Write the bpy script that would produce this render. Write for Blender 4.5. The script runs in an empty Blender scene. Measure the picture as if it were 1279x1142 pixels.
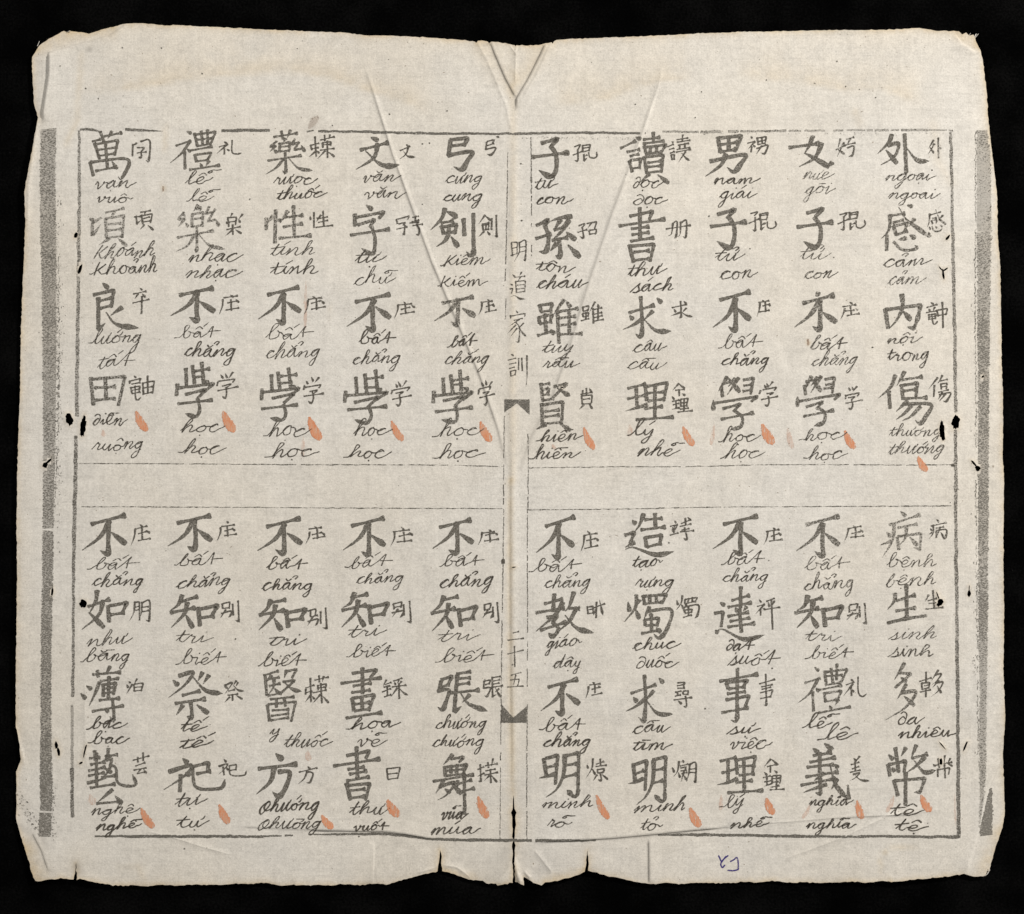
import bpy, math, random, unicodedata
import numpy as np
from mathutils import Vector
from mathutils.bvhtree import BVHTree
from mathutils.geometry import delaunay_2d_cdt

random.seed(7)
rng = np.random.default_rng(11)
S = 0.00027                      # metres per photograph pixel on the sheet's plane
CX, CY = 639.5, 571.0
def W(px, py, h=0.0): return ((px - CX) * S, (CY - py) * S, h * S)

scene = bpy.context.scene
# ------------------------------------------------------------------ camera, world, lamps, exposure
cam_d = bpy.data.cameras.new('camera'); cam = bpy.data.objects.new('camera', cam_d)
scene.collection.objects.link(cam); scene.camera = cam
cam_d.sensor_width = 36.0; cam_d.lens = 90.0
cam_d.clip_start = 0.01; cam_d.clip_end = 50.0
cam.location = (0, 0, 1279 * S * cam_d.lens / cam_d.sensor_width + 3 * S)
cam.rotation_euler = (0, 0, 0)

world = bpy.data.worlds.new('World'); scene.world = world; world.use_nodes = True
bg = world.node_tree.nodes['Background']
bg.inputs[0].default_value = (1.0, 0.95, 0.88, 1); bg.inputs[1].default_value = 0.04

def lamp(name, loc, energy, size, col):
    d = bpy.data.lights.new(name, 'AREA'); d.shape = 'RECTANGLE'; d.size = size; d.size_y = size * 0.7
    d.energy = energy; d.color = col
    o = bpy.data.objects.new(name, d); scene.collection.objects.link(o)
    o.location = loc
    o.rotation_euler = (Vector((0, 0, 0)) - Vector(loc)).to_track_quat('-Z', 'Y').to_euler()
lamp('studio_lamp', (1.10, 0.78, 0.70), 36.0, 0.22, (1.0, 0.974, 0.945))
lamp('fill_lamp', (-1.05, 0.35, 1.15), 11.0, 0.40, (1.0, 0.974, 0.945))

scene.view_settings.view_transform = 'Standard'
scene.view_settings.look = 'None'
scene.view_settings.exposure = 0.0
scene.view_settings.gamma = 1.0
scene.view_settings.use_curve_mapping = False
scene.render.engine = 'CYCLES'
scene.cycles.transparent_max_bounces = 24
scene.cycles.max_bounces = 6

# ------------------------------------------------------------------ node helpers
def new_mat(name):
    m = bpy.data.materials.new(name); m.use_nodes = True
    nt = m.node_tree; nt.nodes.clear()
    return m, nt
class N:
    def __init__(s, nt): s.nt = nt
    def n(s, t, **kw):
        x = s.nt.nodes.new(t)
        for k, v in kw.items(): setattr(x, k, v)
        return x
    def link(s, a, b): s.nt.links.new(a, b)
    def put(s, sock, v):
        if hasattr(v, 'node'): s.link(v, sock)
        else: sock.default_value = v
    def math(s, op, a, b=0.0, c=0.0, clamp=False):
        x = s.n('ShaderNodeMath', operation=op); x.use_clamp = clamp
        s.put(x.inputs[0], a); s.put(x.inputs[1], b); s.put(x.inputs[2], c)
        return x.outputs[0]
    def pos(s, scale=(1, 1, 1), rot=0.0):
        tc = s.n('ShaderNodeTexCoord'); mp = s.n('ShaderNodeMapping')
        mp.inputs['Scale'].default_value = tuple(v / S for v in scale); mp.inputs['Rotation'].default_value = (0, 0, rot)
        s.link(tc.outputs['Object'], mp.inputs[0]); return mp.outputs[0]      # units: photograph pixels
    def noise(s, vec, scale, detail=3.0, rough=0.55, dist=0.0):
        x = s.n('ShaderNodeTexNoise'); s.link(vec, x.inputs['Vector'])
        x.inputs['Scale'].default_value = scale; x.inputs['Detail'].default_value = detail
        x.inputs['Roughness'].default_value = rough; x.inputs['Distortion'].default_value = dist
        return x.outputs['Fac']
    def ramp(s, v, lo, hi, a=0.0, b=1.0):
        x = s.n('ShaderNodeMapRange', interpolation_type='SMOOTHSTEP')
        s.put(x.inputs['Value'], v); s.put(x.inputs['From Min'], lo); s.put(x.inputs['From Max'], hi)
        s.put(x.inputs['To Min'], a); s.put(x.inputs['To Max'], b); return x.outputs[0]
    def attr(s, name): return s.n('ShaderNodeAttribute', attribute_name=name).outputs['Fac']
    def mix(s, f, a, b, mode='MIX'):
        x = s.n('ShaderNodeMix', data_type='RGBA', blend_type=mode)
        s.put(x.inputs[0], f)
        for i, v in ((6, a), (7, b)):
            if hasattr(v, 'node'): s.link(v, x.inputs[i])
            else: x.inputs[i].default_value = (*v, 1)
        return x.outputs[2]

def paper_material():
    m, nt = new_mat('old_mulberry_paper'); g = N(nt)
    p = g.pos()
    big = g.noise(p, 1 / 240, 4, 0.55)
    mid = g.noise(p, 1 / 34, 5, 0.6)
    fine = g.noise(p, 1 / 2.1, 3, 0.75)
    soft = g.noise(p, 1 / 7.0, 4, 0.65)
    hx = g.noise(g.pos((1 / 26, 1 / 2.2, 1)), 1.0, 2, 0.5)
    vx = g.noise(g.pos((1 / 2.4, 1 / 40, 1)), 1.0, 2, 0.5)
    vb = g.noise(g.pos((1 / 14, 1 / 420, 1)), 1.0, 3, 0.5)
    hb = g.noise(g.pos((1 / 320, 1 / 9, 1)), 1.0, 3, 0.5)
    v = 1.0
    v = g.math('MULTIPLY_ADD', g.math('SUBTRACT', big, 0.5), 0.16, 1.0)
    for t, k in ((mid, 0.26), (fine, 0.70), (hx, 0.08), (vx, 0.08), (vb, 0.13), (hb, 0.12), (soft, 0.36)):
        v = g.math('MULTIPLY_ADD', g.math('SUBTRACT', t, 0.5), k, v)
    col = g.mix(g.ramp(big, 0.35, 0.65), (0.640, 0.596, 0.520), (0.622, 0.590, 0.532))
    st = g.attr('stain')
    stn = g.math('MULTIPLY', st, g.ramp(mid, 0.30, 0.62, 0.35, 1.0), clamp=True)
    col = g.mix(stn, col, (0.53, 0.42, 0.265))
    gr = g.attr('grime_shade')  # dirt together with the shadow lines painted along folds
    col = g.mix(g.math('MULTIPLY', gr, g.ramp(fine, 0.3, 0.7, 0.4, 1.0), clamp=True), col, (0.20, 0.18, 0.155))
    # ghost printing and fibres: sparse grey flecks
    fl = g.noise(g.pos((1 / 5, 1 / 2.2, 1), 0.5), 1.0, 2, 0.6)
    col = g.mix(g.ramp(fl, 0.62, 0.80, 0, 0.42), col, (0.33, 0.30, 0.26))
    fk = g.noise(g.pos((1 / 3, 1 / 3, 1), 0.3), 1.0, 0, 0.5)
    col = g.mix(g.ramp(fk, 0.835, 0.88, 0, 0.7), col, (0.22, 0.17, 0.12))
    s1 = g.noise(g.pos((1 / 75, 1 / 3.2, 1)), 1.0, 3, 0.6); s2 = g.noise(g.pos((1 / 3.4, 1 / 150, 1)), 1.0, 2, 0.55); s3 = g.noise(p, 1 / 120, 3, 0.6)
    lay = g.math('MULTIPLY', g.ramp(s1, 0.52, 0.72), g.ramp(s3, 0.36, 0.62))
    col = g.mix(g.math('MULTIPLY', lay, 0.17), col, (0.30, 0.285, 0.26))
    col = g.mix(g.ramp(s2, 0.60, 0.76, 0, 0.10), col, (0.34, 0.31, 0.26))
    vc = g.n('ShaderNodeCombineColor'); [g.link(v, vc.inputs[i]) for i in range(3)]
    col = g.mix(1.0, col, vc.outputs[0], 'MULTIPLY')
    b = g.n('ShaderNodeBsdfPrincipled'); g.link(col, b.inputs['Base Color'])
    b.inputs['Roughness'].default_value = 0.92; b.inputs['Specular IOR Level'].default_value = 0.12
    hgt = g.math('ADD', g.math('MULTIPLY', fine, 0.5), g.math('ADD', g.math('MULTIPLY', hx, 0.28), g.math('ADD', g.math('MULTIPLY', vx, 0.28), g.math('MULTIPLY', mid, 1.6))))
    bp = g.n('ShaderNodeBump'); bp.inputs['Strength'].default_value = 0.55; bp.inputs['Distance'].default_value = 0.55 * S
    g.link(hgt, bp.inputs['Height']); g.link(bp.outputs[0], b.inputs['Normal'])
    o = g.n('ShaderNodeOutputMaterial'); g.link(b.outputs[0], o.inputs[0])
    return m

def ink_material(name, dark, light, solid, grain=1 / 1.7, rag=0.9, streak=None, patch=0.30):
    m, nt = new_mat(name); g = N(nt)
    p = g.pos()
    e = g.attr('edge'); wr = g.attr('wear')
    n1 = g.noise(p, 1 / 2.2, 3, 0.6)
    n2 = g.noise(p if streak is None else g.pos(streak[0], streak[1]), grain if streak is None else 1.0, 3, 0.65)
    n3 = g.noise(p, 1 / 26, 3, 0.55)
    cov = g.ramp(g.math('MULTIPLY_ADD', g.math('SUBTRACT', n1, 0.5), rag, e), 0.28, 0.62)
    # bare specks: a worn block prints thin
    thr = g.math('MULTIPLY_ADD', wr, 0.24, 0.385)
    thr = g.math('MULTIPLY_ADD', g.math('SUBTRACT', n3, 0.5), 0.22, thr)
    body = g.ramp(n2, g.math('SUBTRACT', thr, 0.06), g.math('ADD', thr, 0.08), 0.30, 1.0)
    a = g.math('MULTIPLY', g.math('MULTIPLY', cov, body), solid)
    n4 = g.noise(p, 1 / 1.25, 2, 0.6)
    col = g.mix(g.ramp(n2, 0.37, 0.62), light, dark)
    col = g.mix(g.ramp(n4, 0.45, 0.66, 0.0, 0.6), col, light)
    col = g.mix(g.ramp(e, 0.35, 0.95, 0.55, 0.0), col, tuple(v * .8 for v in dark))
    b = g.n('ShaderNodeBsdfPrincipled'); g.link(col, b.inputs['Base Color'])
    b.inputs['Roughness'].default_value = 0.85; b.inputs['Specular IOR Level'].default_value = 0.1
    t = g.n('ShaderNodeBsdfTransparent'); mx = g.n('ShaderNodeMixShader')
    g.link(a, mx.inputs[0]); g.link(t.outputs[0], mx.inputs[1]); g.link(b.outputs[0], mx.inputs[2])
    o = g.n('ShaderNodeOutputMaterial'); g.link(mx.outputs[0], o.inputs[0])
    return m

def cloth_material():
    m, nt = new_mat('black_velvet'); g = N(nt)
    p = g.pos()
    a = g.noise(p, 1 / 3.0, 4, 0.7); b_ = g.noise(p, 1 / 90, 3, 0.6)
    lint = g.noise(g.pos((1 / 2.2, 1 / 5, 1), 0.8), 1.0, 1, 0.5)
    col = g.mix(g.ramp(g.math('MULTIPLY', a, b_), 0.16, 0.42), (0.0009, 0.0009, 0.0009), (0.0042, 0.0041, 0.0040))
    col = g.mix(g.ramp(lint, 0.80, 0.86, 0, 0.6), col, (0.03, 0.028, 0.026))
    b = g.n('ShaderNodeBsdfPrincipled'); g.link(col, b.inputs['Base Color'])
    b.inputs['Roughness'].default_value = 1.0; b.inputs['Specular IOR Level'].default_value = 0.0
    bp = g.n('ShaderNodeBump'); bp.inputs['Strength'].default_value = 0.8; bp.inputs['Distance'].default_value = 1.0 * S
    g.link(a, bp.inputs['Height']); g.link(bp.outputs[0], b.inputs['Normal'])
    o = g.n('ShaderNodeOutputMaterial'); g.link(b.outputs[0], o.inputs[0])
    return m

M_PAPER = paper_material(); M_CLOTH = cloth_material()
M_BLOCK = ink_material('woodblock_ink', (0.062, 0.055, 0.044), (0.225, 0.206, 0.174), 1.0, rag=1.05)
M_SMALL = ink_material('small_block_ink', (0.055, 0.048, 0.038), (0.165, 0.149, 0.124), 1.0, rag=0.9)
M_PEN = ink_material('handwriting_ink', (0.050, 0.042, 0.033), (0.130, 0.114, 0.092), 1.0, rag=0.8)
M_RULE = ink_material('border_ink', (0.090, 0.082, 0.068), (0.190, 0.175, 0.150), 0.98, grain=1 / 1.4, rag=1.5, patch=0.42)
M_BAND = ink_material('band_ink', (0.125, 0.115, 0.098), (0.27, 0.25, 0.215), 0.95, rag=2.0, streak=((1 / 2.3, 1 / 1.2, 1), 0.6), patch=0.62)
M_RED = ink_material('vermilion_wash', (0.66, 0.245, 0.115), (0.68, 0.38, 0.24), 0.84, rag=1.1, streak=((1 / 1.8, 1 / 9, 1), 0.45))
M_FAINT = ink_material('faint_vermilion', (0.63, 0.31, 0.19), (0.66, 0.40, 0.28), 0.27, rag=0.8, streak=((1 / 2, 1 / 8, 1), 0.4))
M_BLUE = ink_material('blue_ballpoint', (0.035, 0.025, 0.16), (0.07, 0.05, 0.22), 0.92, rag=0.5)
M_BROWN = ink_material('rust_stain', (0.22, 0.13, 0.085), (0.35, 0.24, 0.17), 0.62, rag=1.3)

# ------------------------------------------------------------------ the cloth under the sheet
def mesh_obj(name, verts, faces, mat, parent=None):
    me = bpy.data.meshes.new(name); me.from_pydata(verts, [], faces); me.materials.append(mat); me.update()
    o = bpy.data.objects.new(name, me); scene.collection.objects.link(o)
    if parent: o.parent = parent
    return o
cl = mesh_obj('black_cloth', [(-1.5, -1.5, 0), (1.5, -1.5, 0), (1.5, 1.5, 0), (-1.5, 1.5, 0)], [(0, 1, 2, 3)], M_CLOTH)
cl['kind'] = 'structure'

# ------------------------------------------------------------------ the sheet: outline, holes, creases
OUT = """40,77 40.3,71.6 49,57.5 60.6,49 80,39 85.7,41 87,39 95,40 111.5,42.7 129.5,37 156,30.6 168.5,29.7 189,30.6 206,32.8 220,32 310,36 356,38
431,41 455,44.5 491,45 542.6,47.8 568,49.6 593,52.5 595,54 597,51.5 602,51 609,52.5 611,54.5 614,52.5 622,53 643,57 644,58.5 645,57 655.8,57.5 672.7,56.8 681,54.6 689,53.3 690,55 692,52 695,50.4 715,48.7
740,48.3 785,46.5 862.6,42.6 927,40 1026.5,38.2 1104,37.5 1148,35.4 1168.6,39.3 1190.6,39.3 1197,40 1201,44 1206,41.5 1210,45.5 1215,44 1218,52 1220,56 1224,63.3 1226.8,75 1232,116
1234.5,155 1238.4,186 1245,240 1246,295 1249,334 1250,412.7 1250.6,450 1252.5,509 1252,574 1253.8,598 1253,666 1253,730 1253.8,762.5 1253,841 1255,899 1252,941
1252.7,951.7 1253.8,984 1254.7,1016 1252,1033.7 1243,1058.5 1237,1081.5 1235,1090 1233,1088 1231,1094.7 1215,1094 1204,1092 1171,1095.6 1126.5,1100
1100,1101 1077,1101.6 1017.7,1102.5 958,1101 928.5,1102.5 854,1103.4 809.7,1103.4 797.8,1102.5 780,1098 739.5,1089 734.5,1088 735,1076 733.4,1061 732.4,1077 730,1088.7
703,1098 699,1100 680.6,1101.3 676.5,1105.4 666.3,1102.3 658.2,1097.2 654.5,1095 653.7,1098 654.5,1105.4 650,1103.7 643.5,1101.3 642.6,1085 642.8,1062 644,1056 642.4,1050 643,1040 644.5,1030 643.6,1022 645.2,1015 642.6,1010 642.2,1000 641.4,990
640.7,1000 640.2,1011 638.2,1015 639.7,1020 640.4,1035 639.6,1045 640.8,1051 639.4,1058 640.6,1066 639.6,1077 641,1088 640,1102.3 621.6,1105.8 619.6,1103.3 607.4,1104.3 603.3,1101 591,1099.3 552.5,1088 551,1078 551.8,1070 549.6,1062 548.6,1074 546.4,1088 520,1095
485.7,1104 465,1104.6 413,1105.4 348.8,1105.4 323,1102.3 310,1104 200,1106 148,1106 119,1102 100.5,1098 96.5,1099 96.8,1090 95.6,1077 94,1090 92.6,1098 76.7,1096 68.8,1099 45,1099.8
41.8,1095 34.4,1070 26.5,1046 20.6,1025 20.6,988 20,964 26,948.5 23.8,927 19.8,906 19.8,866 20,840 21,783 21.5,717.6 21,638.8 22.3,560 23,542.7 25,490 26.3,411
27.6,372 30.2,319 32,280 31,240 38.8,196 47.8,147 42.6,129"""
def pts(s): return [tuple(float(v) for v in p.split(',')) for p in s.split()]
def rough(poly, step, amp, closed=True):
    out = []; n = len(poly)
    for i in range(n if closed else n - 1):
        a, b = poly[i], poly[(i + 1) % n]
        L = math.dist(a, b); k = max(1, int(L / step))
        nx, ny = -(b[1] - a[1]) / (L + 1e-9), (b[0] - a[0]) / (L + 1e-9)
        for j in range(k):
            t = j / k; q = 0 if j == 0 else random.gauss(0, amp)
            out.append((a[0] + (b[0] - a[0]) * t + nx * q, a[1] + (b[1] - a[1]) * t + ny * q))
    return out
outline = rough(pts(OUT), 3.0, 0.28)
# bottom edge is more ragged than the others
outline = [(x + random.gauss(0, .25), y + random.gauss(0, .22) + .8 * math.sin(x / 6.1) * math.sin(x / 41.0) + .7 * max(0, math.sin(x / 17.0 + 2 * math.sin(x / 90))) ** 4 * random.uniform(-1, 1)) if (y > 1085 and not 640 < x < 646) else (x, y) for x, y in outline]
HOLES = [(95, 294, 2.2, 4.2, 20), (100.5, 336, 2.0, 6, 20), (86.7, 524, 4.6, 8, -12), (104, 533, 3.6, 13.5, 6), (57, 581, 3.2, 4, 30),
         (61, 576.5, 1.6, 5, 45), (65.7, 739, 1.5, 5.5, 10), (104, 754, 4.4, 5.5, 20), (70.5, 931, 2.3, 5, -5), (73, 939, 2.0, 5, -12),
         (106.5, 937.5, 1.1, 9, 14), (101.5, 953, 1.5, 3, 60), (1183.6, 297, 1.6, 4.6, 35), (1178, 343, 1.4, 6.5, -10), (1180.5, 337, 1.0, 3.6, 55), (1174.5, 335.5, 0.9, 3.5, -40),
         (1176, 539, 3.4, 13, -6), (1193, 527, 5.2, 8.6, 4), (1221, 585, 3.6, 3.4, 0), (1216, 579, 1.4, 5, -40), (1227, 470.7, 1.4, 2.4, 50),
         (1174, 752.5, 3.6, 5.6, 30), (1171, 744, 0.9, 5, -20), (1210, 741.5, 2.3, 3.8, 0), (1210, 735, 0.7, 4, 5), (1205, 932, 1.4, 7.2, 24),
         (1176.5, 931, 0.9, 6, -40), (1174.8, 951, 2.0, 4.4, 0), (642, 708.5, 2.6, 0.8, -8), (702, 484, 2.6, 1.0, 5)]
holes = []
for cx, cy, rx, ry, a in HOLES:
    n = max(8, int((rx + ry) * 1.6)); a = math.radians(a); ring = []
    for k in range(n):
        t = 2 * math.pi * k / n; r = 1 + random.uniform(-.2, .2)
        u, v = rx * r * math.cos(t), ry * r * math.sin(t)
        ring.append((cx + u * math.cos(a) - v * math.sin(a), cy + u * math.sin(a) + v * math.cos(a)))
    holes.append(ring)

# creases: (polyline, profile, height, half width).  step: the left-hand side (walking the line) stands higher
CREASES = [
    (pts("452,70 456,84 470,126 490,190 516,262 540,328 570,398 600,470 622,535 634,585"), 'pleat', 0.95, 3.0),
    (pts("832,66 822,110 815,130 801,172 780,228 765,268 735,358 712,436 690,500 665,545 648,590"), 'pleat', -1.4, 3.0),
    (pts("61,63 61,80 60.5,95 57,118 53.5,140 54.5,152"), 'stepL', 2.3, 0.7),
    (pts("40,74 70,63 100,55 137,45 157,30"), 'stepR', 0.9, 0.8),
    (pts("595,50 607,74 618,98 632,132 640,170"), 'fold', 0.5, 2.0),
    (pts("611,50 618,68 630,96 644,123"), 'stepL', 0.9, 0.6),
    (pts("644,136 645,123 660,98 674,70 683,50"), 'stepR', 1.6, 0.6),
    (pts("691,50 682,68 668,98 652,125"), 'fold', 0.6, 1.6),
    (pts("644,56 644,80 643.5,105"), 'fold', 0.6, 1.2),
    (pts("637,58 644,68 652,58"), 'fold', 0.4, 1.0),
    (pts("642,150 641,300 640,450 640,580 641,700 641,850 641.5,990"), 'fold', 0.9, 4.5),
    (pts("636,560 636,700 637,850 639,990"), 'fold', -0.5, 2.2),
    (pts("300,1033 340,1035 385,1036.7 420,1037.8"), 'stepL', 0.5, 0.6), (pts("385,1036.7 410,1037.5 480,1039 505,1042 545,1049"), 'stepL', 1.2, 0.6),
    (pts("664,1052 700,1050.5 765,1047 810,1043 870,1037 905,1034"), 'stepL', 1.2, 0.6), (pts("860,1038 905,1034 960,1029 1040,1022 1145,1017"), 'stepL', 0.45, 0.6),
    (pts("467.5,1052 466,1080 465.5,1104"), 'stepR', 1.1, 0.6),
    (pts("810,1048 810.5,1075 810.5,1104"), 'stepL', 1.1, 0.6),
    (pts("1252,945 1243,965 1235,986 1222,1040 1206,1092"), 'stepR', 1.3, 0.8),
    (pts("20,905 26,930 32,952"), 'stepR', 1.0, 1.2),
    (pts("40,1040 52,1062 61,1088"), 'stepL', 0.8, 0.7),
    (pts("185,1038 220,1047 250,1057 290,1068"), 'fold', 0.35, 1.0),
    (pts("980,1073 1050,1047 1110,1018 1180,1010"), 'fold', 0.5, 1.6),
    (pts("960,1030 1060,1020 1160,1015"), 'fold', 0.3, 1.4),
    (pts("668,1062 690,1090"), 'fold', 0.6, 1.6),
    (pts("1192,42 1202,56 1216,64 1225,66"), 'stepR', 0.8, 0.6),
    (pts("47.8,147 42,190 36,235 35,290"), 'fold', 0.8, 2.0),
    (pts("520,1091 540,1085 549,1082"), 'fold', 0.5, 1.5), (pts("553,1081 570,1083 580,1090 588,1097"), 'fold', 0.6, 1.5),
    (pts("642.5,1072 645,1086 650,1103"), 'fold', 2.2, 2.6), (pts("640,1074 632,1090 622,1104"), 'fold', 1.6, 3.0), (pts("655,1088 664,1098"), 'fold', 1.2, 2.0),
    (pts("107,850 106,900 108,960"), 'fold', 0.4, 2.0),
]
def resamp(pl, step):
    out = [pl[0]]
    for a, b in zip(pl, pl[1:]):
        k = max(1, int(round(math.dist(a, b) / step)))
        for j in range(1, k + 1): out.append((a[0] + (b[0] - a[0]) * j / k, a[1] + (b[1] - a[1]) * j / k))
    return out
def seg_dist(P, pl):
    """signed distance (left of travel, with y down -> seen on the page: left is positive), parameter 0..1 along the line"""
    best = np.full(len(P), 1e9); sg = np.zeros(len(P)); tt = np.zeros(len(P))
    A = np.array(pl); Ls = np.linalg.norm(A[1:] - A[:-1], axis=1); cum = np.concatenate([[0], np.cumsum(Ls)])
    for i in range(len(A) - 1):
        d = A[i + 1] - A[i]; L2 = d @ d
        t = np.clip(((P - A[i]) @ d) / L2, 0, 1)
        q = P - (A[i] + t[:, None] * d)
        ds = np.hypot(q[:, 0], q[:, 1]); cr = d[1] * (P[:, 0] - A[i, 0]) - d[0] * (P[:, 1] - A[i, 1])
        mk = ds < best
        best[mk] = ds[mk]; sg[mk] = np.sign(cr[mk]); tt[mk] = (cum[i] + t[mk] * Ls[i]) / cum[-1]
    return best, sg, tt
def sstep(x, a, b):
    t = np.clip((x - a) / (b - a), 0, 1); return t * t * (3 - 2 * t)
WAVES = [(rng.uniform(-1, 1) / L, rng.uniform(-1, 1) / L, rng.uniform(0, 6.28), A) for L, A in
         ((60, 2.2), (50, 1.6), (38, 1.0), (26, .5), (20, .35), (14, .16), (11, .1), (9, .07))]
def height(P):
    P = np.asarray(P, float); z = np.full(len(P), 4.2)
    for fx, fy, ph, A in WAVES: z += A * 0.55 * np.sin(P[:, 0] * fx + P[:, 1] * fy + ph)
    for pl, kind, h, hw in CREASES:
        a = np.array(pl); lo = a.min(0) - 60; hi = a.max(0) + 60
        mk = ((P > lo) & (P < hi)).all(1)
        if not mk.any(): continue
        d, sg, t = seg_dist(P[mk], pl)
        end = sstep(t, -0.001, 0.14) * sstep(1 - t, -0.001, 0.14)
        if kind == 'fold': dz = h * np.exp(-(d / hw) ** 2) * (0.25 + 0.75 * end)
        elif kind == 'pleat':        # a narrow tuck: gentle slope on one side, sharp lip on the other
            s = d * sg * (1 if h > 0 else -1)          # + = left side
            prof = np.where(s > 0, sstep(hw * 1.6 - s, 0, hw * 1.6), sstep(s + 2.4, 0, 2.4))
            dz = abs(h) * prof * end
        else:
            s = d * sg * (1 if kind == 'stepL' else -1)
            prof = sstep(s, -hw, hw) * np.exp(-np.maximum(s, 0) / 16.0)
            e2 = sstep(t, -0.001, 0.10) * sstep(1 - t, -0.001, 0.10)
            dz = h * prof * np.where((t <= 0) | (t >= 1), 0, 0.15 + 0.85 * e2)
        z[mk] += dz
    return z

vin = []; edges = []
def ring_in(r):
    b = len(vin); n = len(r); vin.extend(r); edges.extend((b + i, b + (i + 1) % n) for i in range(n))
def inside_np(P, poly):
    q = np.array(poly); x, y = P[:, 0], P[:, 1]; c = np.zeros(len(P), bool); j = len(q) - 1
    for i in range(len(q)):
        xi, yi = q[i]; xj, yj = q[j]
        if yi != yj: c ^= ((yi > y) != (yj > y)) & (x < (xj - xi) * (y - yi) / (yj - yi) + xi)
        j = i
    return c
ring_in(outline)
for r in holes: ring_in(r)
G = 6.0
gx, gy = np.meshgrid(np.arange(16, 1262, G), np.arange(26, 1112, G))
P = np.stack([gx.ravel(), gy.ravel()], 1); P[:, 0] += np.where((np.round((P[:, 1] - 26) / G) % 2) > 0, G / 2, 0)
P += rng.uniform(-.6, .6, P.shape)
extra = []
for pl, kind, h, hw in CREASES:
    r = resamp(pl, 3.2)
    for (a, b) in zip(r, r[1:]):
        L = math.dist(a, b); nx, ny = (b[1] - a[1]) / L, -(b[0] - a[0]) / L
        offs = {'fold': (-1.3 * hw, -.6 * hw, 0, .6 * hw, 1.3 * hw), 'pleat': (-5, -3.4, -1.4, -.7, 0, 1.4, 3.4, 5)}.get(kind, (-3, -hw, 0, hw, 3))
        for o in offs: extra.append((a[0] + nx * o, a[1] + ny * o))
extra = np.array(extra)
# thin the grid near crease points, drop points too close to the outline
key = set(map(tuple, np.floor(extra / 4).astype(int)))
P = np.array([p for p in P if tuple(np.floor(p / 4).astype(int)) not in key])
P = np.concatenate([P, extra]); P = P[inside_np(P, outline)]
do, _, _ = seg_dist(P, outline + outline[:1]); P = P[do > 1.1]
for r in holes:
    P = P[~inside_np(P, r)]; c = np.mean(r, axis=0); nr = np.hypot(*(P - c).T) < 22
    if nr.any():
        dd = np.full(len(P), 9.0); dd[nr], _, _ = seg_dist(P[nr], r + r[:1]); P = P[dd > 0.8]
vin.extend(map(tuple, P))
cv, ce, cf, *_ = delaunay_2d_cdt([Vector(v) for v in vin], edges, [], 1, 1e-4)
V2 = np.array([(v.x, v.y) for v in cv]); F = np.array([f for f in cf if len(f) == 3])
cen = V2[F].mean(1); keep = inside_np(cen, outline)
for r in holes:
    c = np.mean(r, axis=0); nr = np.hypot(*(cen - c).T) < 40
    k2 = np.zeros(len(cen), bool); k2[nr] = inside_np(cen[nr], r); keep &= ~k2
F = F[keep]
Z = height(V2)
de, _, _ = seg_dist(V2, outline + outline[:1])
dh = np.full(len(V2), 99.0)
for r in holes:
    nr = np.hypot(*(V2 - np.mean(r, axis=0)).T) < 40
    if nr.any():
        d_, _, _ = seg_dist(V2[nr], r + r[:1]); dh[nr] = np.minimum(dh[nr], d_)
Z += 0.55 * np.exp(-dh / 1.6) * rng.uniform(0.3, 1.2, len(V2))           # nibbled rims curl up a little
Z += 0.5 * np.exp(-de / 5.0) * np.sin(V2[:, 0] / 23) * np.sin(V2[:, 1] / 31)
Z = np.maximum(Z, 0.9)
# stains (tide lines, tanned edges, centre fold), dirt and painted fold shadows as paper colour
STAINS = [(pts("95,118 140,112 180,107 230,98 280,92 330,88 380,88 420,96 450,108 480,118 515,128 545,146"), 9, .40, 1),
          (pts("690,132 730,124 760,121 790,108 830,98 870,94"), 10, .33, 1), (pts("915,92 950,95 1010,101 1060,112 1100,109 1130,120 1155,128"), 10, .33, 1),
          (pts("102,70 99,115 97,150 84,180"), 4, .30, 0), (pts("640,70 641,170 641,300 641,450 640,600"), 5, .30, 0), (pts("637,600 637,720 638,850 640,990"), 4.5, .55, 0),
          (pts("1112,1101 1101,1090 1099,1068 1108,1061 1130,1058 1145,1056"), 2.2, .50, 0), (pts("207,160 206,190"), 3, .35, 0), (pts("204,232 204,240"), 1.8, .8, 0),
          (pts("1165,155 1170,200 1188,230"), 6, .18, 0), (pts("1068,140 1074,156"), 5, .30, 0), (pts("600,55 640,110 680,60"), 12, .35, 0),
          (pts("50,60 90,45 140,40"), 9, .40, 0), (pts("1195,45 1222,62"), 6, .45, 0), (pts("35,1060 48,1095"), 12, .50, 0), (pts("1245,1040 1225,1092"), 9, .40, 0), (pts("1008,424 1010,432"), 1.7, 1.0, 0),
          (pts("540,1092 556,1090 590,1096"), 5, .5, 0), (pts("680,1098 735,1086"), 4, .45, 0), (pts("150,1085 175,1082 180,1104"), 4, .22, 0), (pts("383,345 380,420"), 5, .10, 0), (pts("413,380 412,396"), 2, .30, 0)]
stain = 0.55 * np.exp(-de / 2.6) + 0.16 * np.exp(-de / 14)
stain += 0.35 * np.exp(-dh / 2.0)
for pl, w, a, tide in STAINS:
    d, sg, t = seg_dist(V2, pl)
    if tide:      # sharp lower front, long fade upwards
        fade = sstep(t, -.01, .12) * sstep(1 - t, -.01, .12)
        stain += a * fade * np.where(sg < 0, np.exp(-(d / 4.0) ** 2), np.exp(-d / (w * 2.6)))
    else: stain += a * np.exp(-(d / w) ** 2)
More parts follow.
